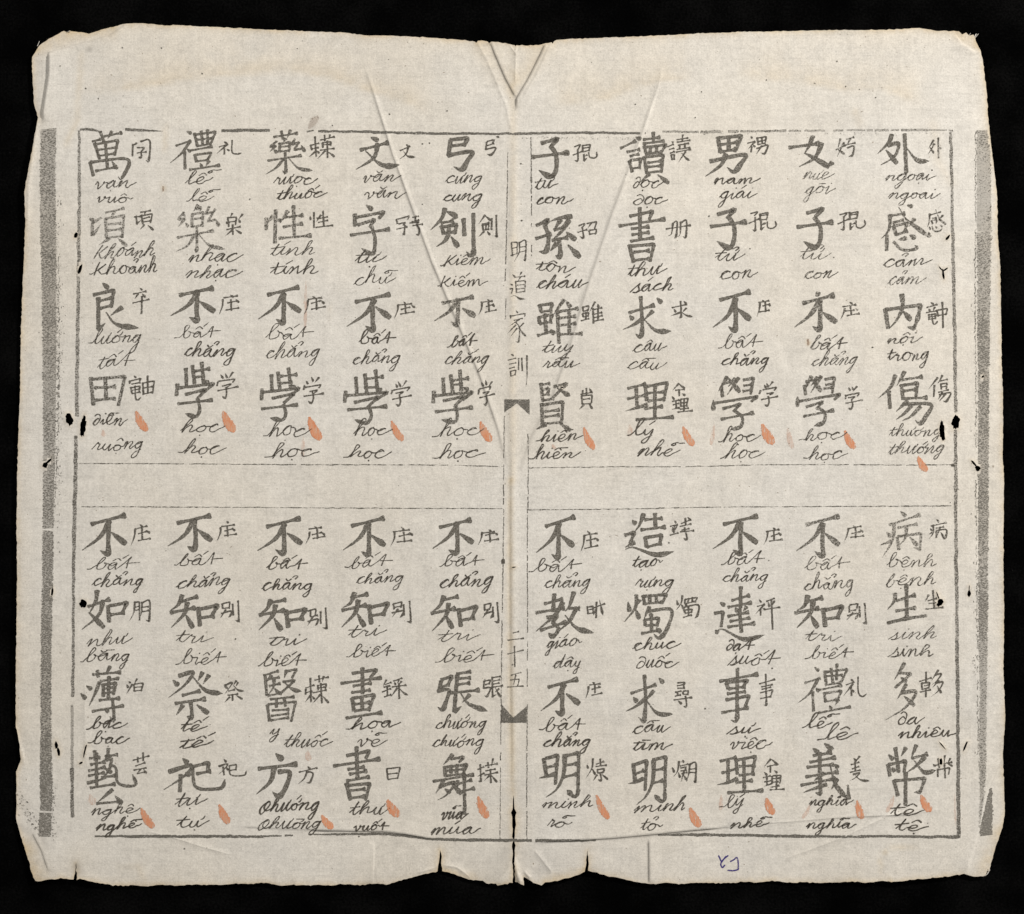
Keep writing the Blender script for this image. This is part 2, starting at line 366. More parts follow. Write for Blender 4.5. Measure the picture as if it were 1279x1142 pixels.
GRIME_SHADE = [(pts('611,54 618,69 630,97 643,121'), 0.9, .45), (pts('644,138 645,124 660,99 674,71 682,55'), 1.0, .5), (pts('595,54 607,74 618,98'), .8, .2), (pts('637,58 644,68 652,58'), .8, .3),
         (pts('500,222 516,262 540,328 570,398 600,470 622,535 632,580'), 2.3, .27), (pts('780,228 765,268 735,358 712,436 690,500 665,545 650,586'), 2.4, .33), (pts('690,52 683,66 670,92 655,118'), 3.0, .16), (pts('452,74 462,104 470,126 490,190'), 1.4, .08), (pts('50,82 47,110 50,140'), 6, .13), (pts('43,72 70,63 100,55 137,45 156,32'), .8, .38), (pts('466,1056 465.3,1102'), .8, .4), (pts('810,1052 810.5,1102'), .8, .45), (pts('61,67 61,95 57,118 54,142'), 1.0, .3), (pts('1194,44 1203,57 1222,66'), .8, .4), (pts('1250,950 1235,986 1224,1034'), .8, .3), (pts('700,1050.5 765,1047 810,1043 870,1037'), .7, .3),  # soiled pleats, plus shadow painted along flap, crease and tuck edges
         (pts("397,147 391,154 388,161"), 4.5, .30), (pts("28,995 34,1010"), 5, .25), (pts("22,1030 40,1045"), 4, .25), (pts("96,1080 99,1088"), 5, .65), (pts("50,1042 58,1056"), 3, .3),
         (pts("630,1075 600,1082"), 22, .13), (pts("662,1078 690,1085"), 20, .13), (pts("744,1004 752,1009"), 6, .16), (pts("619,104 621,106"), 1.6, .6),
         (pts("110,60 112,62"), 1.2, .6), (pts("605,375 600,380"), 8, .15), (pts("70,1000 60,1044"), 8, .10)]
grime_shade = np.zeros(len(V2))
for pl, w, a in GRIME_SHADE:
    d, _, _ = seg_dist(V2, pl); grime_shade += a * np.exp(-(d / w) ** 2)

top = [W(x, y, z) for (x, y), z in zip(V2, Z)]
nv = len(top); bnd = {}
for f in F:
    for a, b in ((f[0], f[1]), (f[1], f[2]), (f[2], f[0])):
        k = (min(a, b), max(a, b)); bnd[k] = None if k in bnd else (a, b)
# orientation: make faces look up
a, b, c = (np.array([top[i] for i in F[:, k]]) for k in range(3))
up = np.cross(b - a, c - a)[:, 2] > 0
F = np.array([f if u else f[::-1] for f, u in zip(F, up)])
TH = 0.45
verts = list(top) + [W(x, y, z - TH) for (x, y), z in zip(V2, Z)]
faces = [tuple(map(int, f)) for f in F] + [tuple(int(i) + nv for i in f[::-1]) for f in F]
srcs = list(range(nv)) * 2
for k, e in bnd.items():
    if e is None: continue
    i, j = int(e[0]), int(e[1]); b0 = len(verts)
    verts += [top[i], top[j], verts[nv + j], verts[nv + i]]; srcs += [i, j, j, i]
    faces.append((b0, b0 + 1, b0 + 2, b0 + 3))
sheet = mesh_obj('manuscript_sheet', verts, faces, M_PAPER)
sheet.data.shade_smooth()
for nm, arr in (('stain', stain), ('grime_shade', grime_shade)):
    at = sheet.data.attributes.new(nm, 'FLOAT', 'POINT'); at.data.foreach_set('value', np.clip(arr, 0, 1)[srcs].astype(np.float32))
sheet['label'] = 'yellowed sheet of printed Chinese characters and handwritten words lying on black cloth'
sheet['category'] = 'manuscript'
BVH = BVHTree.FromPolygons(top, [tuple(map(int, f)) for f in F])

# ------------------------------------------------------------------ ink: ribbons lying on the paper
def catmull(p, step):
    if len(p) == 2: return resamp(p, step)
    q = [(2 * p[0][0] - p[1][0], 2 * p[0][1] - p[1][1])] + list(p) + [(2 * p[-1][0] - p[-2][0], 2 * p[-1][1] - p[-2][1])]
    out = []
    for i in range(1, len(q) - 2):
        p0, p1, p2, p3 = q[i - 1:i + 3]; k = max(2, int(math.dist(p1, p2) / step) + 1)
        for j in range(k):
            t = j / k
            out.append(tuple(0.5 * (2 * p1[m] + (p2[m] - p0[m]) * t + (2 * p0[m] - 5 * p1[m] + 4 * p2[m] - p3[m]) * t * t + (3 * p1[m] - p0[m] - 3 * p2[m] + p3[m]) * t ** 3) for m in (0, 1)))
    out.append(tuple(p[-1])); return out
class Ink:
    def __init__(s): s.v = []; s.f = []; s.e = []; s.w = []; s.k = 0
    def ribbon(s, p, hw, wear=0.0, soft=1.3, cap=0.55, upright=False):
        """p: points (photograph pixels), hw: half width at each point"""
        n = len(p)
        if n < 2: return
        P = np.array(p, float); H = np.array(hw, float)
        T = np.gradient(P, axis=0); T /= np.linalg.norm(T, axis=1)[:, None] + 1e-9
        if cap:
            P = np.vstack([P[0] - T[0] * H[0] * cap, P, P[-1] + T[-1] * H[-1] * cap]); T = np.vstack([T[:1], T, T[-1:]])
            H = np.concatenate([[H[0] * .55], H, [H[-1] * .55]]); n += 2
        Nn = np.stack([-T[:, 1], T[:, 0]], 1)
        if upright: Nn[:] = (0, 1)
        m = 5 if H.max() < 6 else 5 + 2 * int(H.max() / 3)
        s.k += 1; lift = 0.20 + 0.004 * (s.k % 40)
        b0 = len(s.v)
        for i in range(n):
            h = H[i] + 0.35; sf = min(soft, h)
            us = [-h, -h + sf * .98] + list(np.linspace(-h + sf, h - sf, m - 2)[1:-1]) + [h - sf * .98, h]
            for u in us:
                s.v.append((P[i, 0] + Nn[i, 0] * u, P[i, 1] + Nn[i, 1] * u, lift))
                s.e.append(0.0 if (cap and i in (0, n - 1)) else min(1.0, (h - abs(u)) / soft)); s.w.append(wear)
        for i in range(n - 1):
            for j in range(m - 1):
                a = b0 + i * m + j; s.f.append((a, a + 1, a + m + 1, a + m))
    def build(s, name, mat, parent=None):
        vv = []; ok = []
        for x, y, l in s.v:
            wx, wy, _ = W(x, y)
            hit = BVH.ray_cast(Vector((wx, wy, 0.05)), Vector((0, 0, -1)))
            ok.append(hit[0] is not None); vv.append((wx, wy, (hit[0].z if hit[0] else 4 * S) + l * S))
        fs = [f for f in s.f if all(ok[i] for i in f)]
        used = sorted({i for f in fs for i in f}); mp = {o: k for k, o in enumerate(used)}
        if not fs: return None
        o = mesh_obj(name, [vv[i] for i in used], [tuple(mp[i] for i in f) for f in fs], mat, parent or sheet)
        o.data.shade_smooth()
        for nm, arr in (('edge', s.e), ('wear', s.w)):
            at = o.data.attributes.new(nm, 'FLOAT', 'POINT'); at.data.foreach_set('value', np.array([arr[i] for i in used], np.float32))
        return o

def profile(kind, n):
    t = np.linspace(0, 1, n)
    if kind == 'h': return .76 + .30 * np.exp(-(t / .12) ** 2) + .72 * np.exp(-((1 - t) / .13) ** 2)
    if kind == 's': return 1.04 + .24 * np.exp(-(t / .12) ** 2) + .1 * t
    if kind == 'p': return 1.32 - 1.05 * t ** 1.25
    if kind == 'n': return np.interp(t, [0, .35, .72, .86, 1], [.35, .70, 1.58, 1.2, .10])
    if kind == 'd': return np.interp(t, [0, .3, .72, 1], [.40, .9, 1.52, 1.15])
    if kind == 'g': return np.interp(t, [0, .1, .6, .8, .88, 1], [1.2, 1.0, 1.08, 1.5, 1.15, .2])
    if kind == 'u': return np.interp(t, [0, .1, .75, .9, 1], [1.0, .85, .95, 1.15, .3])
    return np.full(n, .92)
def classify(p):
    dx, dy = p[-1][0] - p[0][0], p[-1][1] - p[0][1]
    if len(p) == 2:
        if dx > 0 and abs(dy) < .55 * dx: return 'h'
        if dx < 0 and abs(dx) > .35 * dy: return 'p'
        if dx > 0 and dx > .45 * dy: return 'd'
        return 's'
    return 'z'
def draw_strokes(ink, strokes, width, wear, jit=0.35):
    for kind, p in strokes:
        p = [(x + random.gauss(0, jit), y + random.gauss(0, jit)) for x, y in p]
        kind = kind or classify(p)
        q = catmull(p, 1.8) if kind in 'pndgu' else None
        if q is None:
            q = resamp(p, 1.8)
            if len(p) > 2:                                   # ease the corners of a turned stroke
                a = np.array(q); a[1:-1] = .25 * a[:-2] + .5 * a[1:-1] + .25 * a[2:]; q = [tuple(v) for v in a]
        pr = profile(kind, len(q))
        if kind == 'z':
            for c in p[1:-1]: pr = pr + .38 * np.exp(-(np.hypot(*(np.array(q) - c).T) / (width * .8)) ** 2)
            pr = pr + .15 * np.exp(-(np.linspace(0, 1, len(q)) / .08) ** 2)
        wob = 1 + .07 * np.sin(np.arange(len(q)) * random.uniform(.5, .9) + random.uniform(0, 6))
        ink.ribbon(q, (width * .475 + .03) * pr * wob, wear)
def parse(s):
    out = []
    for st in s.split(';'):
        st = st.strip()
        if not st: continue
        k = ''
        if st[0].isalpha(): k, st = st[0], st[1:]
        out.append((k, pts(st)))
    return out
# tracing frames: origin and scale of each enlarged piece of the page
SC = {'A': (160, 5.8136), 'B': (352, 5.0088), 'C': (636, 5.598), 'D': (834, 5.287)}
OX = {'1': 100, '2': 320, '3': 535, '4': 765, '5': 980}
def page(fr, p):
    oy, s = SC[fr[0]]; return (OX[fr[1]] + p[0] / s, oy + p[1] / s)

# ------------------------------------------------------------------ the large printed characters: traced strokes
# glyph: (frame, width, wear, strokes);  h heng, s shu, p pie, n na, d dot, g hook, z turn
BIG = {
'萬': ('A1', 4.0, .1, "90,100 150,85;150,30 175,105;p235,25 205,80;180,62 305,35;110,110 140,225;115,120 278,90 255,200;125,160 270,140;130,205 260,185;190,110 200,300;75,250 100,350;g80,250 350,230 305,368 278,358;115,310 265,285;d235,245 272,298"),
'禮': ('A1', 3.7, 0, "d775,20 808,42;700,125 805,95;p800,100 740,185 655,250;755,175 765,300;d780,150 802,172;835,40 850,130;835,50 990,30 950,115;880,25 890,120;925,15 925,115;845,85 965,75;850,130 950,118;800,165 960,135;835,190 850,245;840,195 955,180 930,230;850,240 930,230;d875,255 890,285;p935,240 915,275;795,305 1015,270"),
'頃': ('A1', 4.0, .65, "70,660 100,680 155,650;95,660 90,780;p95,780 120,745 155,700;185,615 315,585;p255,605 225,650;185,655 195,800;190,660 320,635 310,800;205,700 300,690;205,745 300,735;195,795 310,785;p215,805 140,850;d280,800 345,855"),
'樂': ('A1', 3.8, .55, "755,610 715,665 760,660;p760,660 715,720;d765,690 785,715;p745,620 770,655;p855,560 825,610;840,590 880,575 870,600;820,620 815,720;820,625 895,610 890,700;825,665 890,655;820,715 890,705;940,570 915,625 965,610;985,590 930,680 990,665;d985,665 1008,715;705,795 970,745;g850,720 850,895 830,880;p835,770 780,850 700,900;n865,780 940,850 1058,880"),
'藥': ('A2', 3.7, .2, "130,65 300,35;185,20 195,80;p250,15 225,75;150,95 105,135 145,130;p140,130 100,175;d130,160 152,182;170,110 170,175;170,115 245,100 240,165;175,140 240,132;172,170 240,162;p215,75 200,105;285,80 260,120 300,110;310,100 275,160 330,150;d330,130 358,167;85,240 325,205;g210,170 215,320 190,308;p200,225 150,285 70,330;n240,225 310,290 418,310"),
'性': ('A2', 4.6, .45, "75,655 75,740;p125,640 85,690;140,595 140,835;d160,680 180,665;p225,600 170,690;210,650 338,633;195,720 338,695;275,565 280,775;165,805 402,780"),
'文': ('A2', 5.4, 0, "d835,65 882,92;755,160 955,105;p885,115 850,220 725,300;n795,165 890,255 960,278 1045,265"),
'字': ('A2', 5.0, .25, "d800,565 842,597;715,625 715,710;720,650 932,610 890,660;740,700 862,665 825,720;g840,715 865,800 855,895 830,915 765,872;685,780 968,735"),
'弓': ('A3', 5.6, 0, "165,85 285,70 260,125;165,130 265,120;165,90 145,205;g140,200 318,170 285,240 245,300 182,280"),
'劍': ('A3', 5.2, 0, "p125,590 95,660 15,740;d130,610 205,640;95,690 178,675;95,715 110,770;100,720 208,700 195,765;115,765 195,755;150,705 145,765;p145,775 120,820 60,862;d165,790 218,862;p205,640 185,665;260,660 265,785;g325,620 330,800 330,900 305,925 275,900"),
'子': ('A3', 5.8, 0, "820,115 943,80 885,140;g890,135 930,200 928,300 890,352 805,308;755,215 1018,178"),
'孫': ('A3', 5.6, .1, "785,710 872,665 840,715;g850,715 872,790 855,895 805,898;780,805 890,770;p1042,645 960,655 880,680;p960,670 915,740;915,740 985,722;p1025,672 965,750 905,815;905,815 1010,795;d1000,760 1068,812;g945,805 962,900 950,940 925,925;p930,840 890,892;d1015,850 1100,938"),
'讀': ('A4', 4.4, .05, "60,150 165,100;110,175 195,155;130,205 190,190;125,240 145,320;130,240 205,225 195,290;140,300 200,290;d165,65 205,85;225,85 345,65;295,35 295,110;225,115 370,95;230,130 240,185;225,140 388,120 360,170;275,140 275,180;320,135 320,175;240,190 360,175;230,210 250,330;235,215 373,200 360,320;255,250 350,240;255,285 350,275;250,325 360,312;p270,335 205,390;d325,335 408,397"),
'書': ('A4', 5.0, 0, "125,640 288,605 265,660;45,710 378,660;140,735 260,715;140,775 265,755;130,825 298,800;200,578 205,815;125,850 155,975;130,860 303,845 272,970;155,905 270,890;155,962 265,950"),
'男': ('A4', 5.4, .05, "765,65 785,175;770,75 938,55 900,160;785,120 905,105;785,170 895,155;845,60 845,160;g705,245 958,195 935,260 885,318 832,285;p825,190 790,270 678,352"),
'女': ('A5', 5.4, .2, "35,140 250,112;p205,60 180,130 145,185;d145,185 215,215 318,285;p268,110 215,215 108,282;p345,250 310,285"),
'外': ('A5', 5.0, .2, "p778,45 750,110 672,190;p750,128 825,115 795,210 698,270;d735,160 812,258;870,45 880,325;n880,150 960,232 1048,242"),
'感': ('A5', 4.7, .35, "p765,630 755,740 705,800;760,640 870,620;n825,575 880,660 960,730 1052,790;p1052,790 1045,752;d885,562 922,574;785,690 860,670;790,715 810,775;790,715 888,695 870,755;810,775 895,750;p945,660 900,720;745,775 740,890;u790,825 850,882 920,885 962,872 945,850;d830,810 882,798;d900,775 948,802"),
'良': ('B1', 5.2, .1, "d142,10 178,42;85,85 212,55 200,160;115,100 115,300;125,120 195,105;130,165 200,150;n160,190 230,265 372,292;p260,165 195,210;p115,300 158,262"),
'田': ('B1', 5.0, .4, "70,600 85,770;75,610 282,595 240,775;160,600 165,730;95,665 225,655;95,745 220,730"),
'不': ('C1', 5.9, 0, "80,105 313,45;p205,85 140,195 18,285;g205,90 202,230 198,312 145,288;d218,160 320,238"),
'學': ('B1', 4.7, .15, "665,545 670,650;705,525 715,640;765,505 775,640;715,560 812,545;715,600 785,590;610,665 838,640 780,690;610,640 605,710;660,705 792,675 730,735;g735,735 748,800 725,842 655,825;615,765 832,740;d780,615 805,632"),
'學r': ('B4', 4.4, .15, "p715,595 660,690;680,660 690,720;685,640 735,628;p765,605 722,655;d725,600 795,690;p790,600 718,705;815,615 882,605 865,705;820,650 870,645;815,685 865,680;630,765 908,715 870,748;d630,735 630,802;690,795 802,765 760,812;g770,810 812,850 800,905 735,925;680,860 882,820"),
'雖': ('B3', 4.7, .3, "695,145 705,190;695,148 778,135 765,180;705,188 770,180;690,220 695,265;690,225 773,205 765,250;695,265 770,250;730,205 735,320;685,338 775,310;d765,300 790,328;p850,110 785,205;810,180 815,385;815,190 932,165;d865,120 892,160;820,230 920,215;820,275 920,260;820,330 962,322;880,180 880,320"),
'賢': ('B3', 4.6, .3, "705,640 715,745;705,645 757,635;715,675 752,668;750,670 750,705;715,710 755,700;715,745 782,730;790,655 868,640 780,722;n800,660 850,695 892,718;710,765 715,900;710,770 843,750 835,895;730,810 820,800;730,845 820,835;720,890 830,880;p735,895 678,922;d820,885 890,932"),
'求': ('B4', 4.9, .15, "105,195 262,145;g180,95 185,230 183,320 172,348 142,322;d108,212 128,238;p190,228 130,270 65,300;p252,182 200,235;n195,230 270,302 370,308;d278,103 305,132"),
'理': ('B4', 4.7, .15, "95,665 207,640;95,735 207,710;p215,768 150,792 80,808;150,655 155,790;205,650 215,745;210,655 343,635 325,735;220,700 325,690;220,745 325,735;265,645 265,850;200,795 312,780;145,862 380,846"),
'内': ('B5', 5.4, .25, "630,170 645,290;635,175 853,145 835,220 808,292;p808,292 765,285;p735,78 738,160 700,240 648,292;d740,180 788,240"),
'傷': ('B5', 4.8, .25, "p692,585 660,660 588,732;650,690 655,790;p752,562 700,650;730,615 858,595;730,645 740,730;735,650 828,635 815,720;745,685 815,675;740,730 888,726;p762,745 698,812;g740,770 908,765 880,840 845,885 812,868;p790,775 750,825 695,862;p845,778 790,840 735,872"),
'知': ('C1', 5.6, .05, "p718,600 690,665 635,705;705,640 820,615;635,725 802,690;p752,650 732,730 640,830;d742,740 790,825;825,690 840,812;830,700 960,672 918,750;840,765 938,747"),
'如': ('C1', 5.2, .15, "p122,572 115,640 68,722;d68,722 115,770 168,825;p162,640 130,740 18,838;55,680 208,635;200,675 205,790;205,680 333,655 295,728;215,740 312,725"),
'教': ('C3', 5.2, .15, "815,660 938,625;880,590 870,715;755,725 952,690;p942,650 880,740 752,852;830,755 902,745 870,790;g870,790 905,840 870,885 838,862;785,845 962,790;p1022,582 990,670 955,715;985,690 1055,692;p1035,690 985,785 900,862;n955,740 1035,830 1155,865"),
'造': ('C4', 5.0, .05, "d138,78 160,104;p215,38 190,110 160,152;225,75 348,65;295,30 300,130;195,145 368,122;225,195 240,265;230,200 348,180 330,235;240,265 340,240;85,180 155,163 120,238;p152,232 90,272;n92,282 150,268 300,322 432,298"),
'燭': ('C4', 4.6, .15, "d105,648 118,712;p165,600 160,690 88,785;p190,635 165,680;d165,700 188,765;215,605 225,665;215,610 378,595 350,650;265,605 265,655;310,605 310,655;225,665 350,650;p258,685 222,762;g245,715 413,705 385,830 330,902 285,872;225,775 230,815;225,775 328,760 315,800;235,815 320,805;270,735 275,850;205,867 332,845;d308,832 338,858"),
'達': ('C4', 4.7, .1, "900,545 895,690;835,635 958,605;805,685 968,655;d860,690 872,717;p938,680 915,715;810,750 952,722;825,782 962,760;805,822 993,800;890,700 900,862;d752,652 785,672;715,725 773,718 762,822;n722,868 770,842 920,908 1068,882;d718,845 740,865"),
'病': ('C5', 4.2, .6, "d808,15 845,47;730,110 943,45;p765,110 752,220 682,338;d712,162 742,188;p742,225 668,252;790,135 922,105;785,195 800,285;790,190 955,170 945,285;p945,285 900,268;p850,130 840,200 805,245;d870,190 925,255"),
'生': ('C5', 5.0, .3, "p772,592 768,640 722,702;780,640 913,605;775,710 913,685;850,530 850,765;715,795 840,765 993,748"),
'薄': ('D1', 4.5, .15, "85,45 268,30;115,18 122,62;p198,-12 175,50;d42,118 80,142;d5,172 42,202;p128,95 100,170 62,252;140,90 252,70;150,110 155,190;150,115 238,100 225,180;155,140 225,130;155,170 225,160;190,60 190,200;d242,58 258,76;130,215 258,200;85,290 293,250;g215,200 224,300 222,345 198,322;d165,268 188,292"),
'祭': ('D1', 5.1, .1, "p655,50 748,33 695,112 585,197;d612,82 652,117;p812,28 780,85;p853,48 815,105;n745,58 830,150 945,170;680,180 793,150;630,235 828,205;g735,230 740,290 738,330 705,318;p685,250 638,312;d772,245 848,303"),
'藝': ('D1', 4.5, .15, "170,580 253,570;190,535 185,580;95,550 105,610;65,600 133,590;70,640 163,620;60,680 168,655;60,715 163,690;p50,762 175,728;105,560 115,780;p175,612 208,600 190,680 130,742;u195,640 240,662 250,748 300,776 372,772 352,698;d165,660 212,692;70,792 233,765;p218,800 112,892;112,892 268,878;d232,842 282,892;145,722 232,710"),
'祀': ('D1', 5.2, .05, "d678,598 712,628;p590,685 738,645 690,715 558,807;665,700 665,815;d698,688 722,712;735,655 853,625 840,690;770,700 862,685;u745,660 752,770 800,802 900,800 945,788 957,738"),
'醫': ('D2', 3.9, .1, "50,50 153,25;60,60 75,180;80,80 152,65;p98,52 72,92;85,120 157,105;p120,70 115,130 78,177;d122,135 152,167;75,185 163,170;p202,18 182,72;195,25 268,10 240,70;180,95 257,85 165,167;n183,95 240,140 303,160;90,210 248,190;75,245 90,355;80,245 263,225 228,355;135,205 130,260;185,200 190,255;105,285 215,275;100,320 215,305;95,350 215,335"),
'方': ('D2', 6.0, 0, "d132,567 175,608;15,665 268,640;g148,688 218,690 195,790 150,850 105,820;p122,665 95,750 2,832"),
'畫': ('D2', 4.9, .05, "700,0 705,170;635,40 793,15 755,70;560,110 828,65;640,120 758,105;630,165 753,150;630,200 645,285;635,205 783,180 750,275;700,195 700,280;650,245 750,230;650,285 750,272;595,332 828,296"),
'張': ('D3', 5.0, .05, "85,80 158,55 135,105;85,125 137,110;85,85 70,155;g65,155 133,145 120,220 98,275 65,258;190,45 175,290;185,40 283,25;190,75 277,65;190,110 272,100;150,165 333,145;p275,178 225,228;n215,165 270,240 393,287;p172,292 215,255"),
'舞': ('D3', 4.5, .15, "p162,572 102,642;150,600 232,590 205,630;105,650 115,715;110,655 258,640 230,700;150,640 152,700;190,640 190,700;115,680 240,668;110,715 240,700;35,750 298,708;p100,745 52,828;p75,790 173,760 120,840 62,872;d110,800 142,828;195,745 180,800;190,770 282,742;190,820 303,797;240,705 240,970;d150,760 218,832"),
'明': ('D3', 5.2, .05, "765,600 780,720;775,600 853,580 840,770;780,660 840,645;p842,700 785,720 732,728;p905,575 895,700 850,800 780,852;900,580 993,560 988,815;g988,805 985,838 960,845 915,805;905,645 980,635;895,720 975,705"),
'事': ('D4', 4.8, .1, "710,90 958,45;750,100 765,140;750,100 893,80 865,125;765,140 870,125;760,172 875,158;750,208 903,186 872,265;720,297 893,267;g825,5 825,200 822,348 782,345"),
'義': ('D5', 4.9, .15, "d262,497 295,528;d187,537 225,562;p312,528 268,572;190,582 308,560;165,622 333,592;150,662 322,640;140,717 352,687;230,560 235,690;p262,695 195,745;110,777 335,730;235,730 240,832;p240,832 205,830;p275,768 205,795 130,818;n300,640 330,750 372,820 418,862;p418,862 414,770;p348,735 310,802;d330,635 354,660"),
'多': ('D5', 4.4, .4, "p792,-30 725,82;760,35 833,40 728,132;d768,68 805,92;p802,108 742,202;p770,165 868,160 800,260 668,347;d788,188 852,248"),
'幣': ('D5', 4.9, .2, "735,525 750,690;d688,578 718,607;p802,528 772,582;680,640 695,715;685,640 798,615 790,690;d708,655 724,683;p868,507 835,592;840,597 942,570;p922,590 870,650 808,692;n853,608 920,687 1003,680;720,740 745,845;725,745 925,730 892,820;p892,820 855,818;800,690 795,908"),
}
# further printings of the same block: glyph, frame, box of its stroke centres
AGAIN = """子 A4 708,588,965,868|子 A5 82,588,342,862|不 B1 568,38,842,242|不 B2 18,38,272,252|不 B2 568,73,842,292|不 B3 42,88,283,268|不 B4 628,68,862,302|不 B5 62,90,312,308|不 C1 628,48,918,282|不 C2 12,58,313,312
不 C2 608,63,898,318|不 C3 28,73,308,303|不 C3 757,63,1015,338|不 C4 712,48,1015,303|不 C5 88,48,382,312|不 D3 737,73,990,303|學 B2 33,543,278,862|學 B2 558,558,823,882|學 B3 33,558,278,882|學r B5 83,588,338,912
求 D4 88,48,405,352|理 D4 698,588,988,832|知 C2 18,628,348,848|知 C2 598,583,928,822|知 C3 23,598,343,842|知 C5 78,608,405,842|書 D2 523,533,822,878|明 D4 108,588,352,892|禮 D5 88,-12,432,292"""

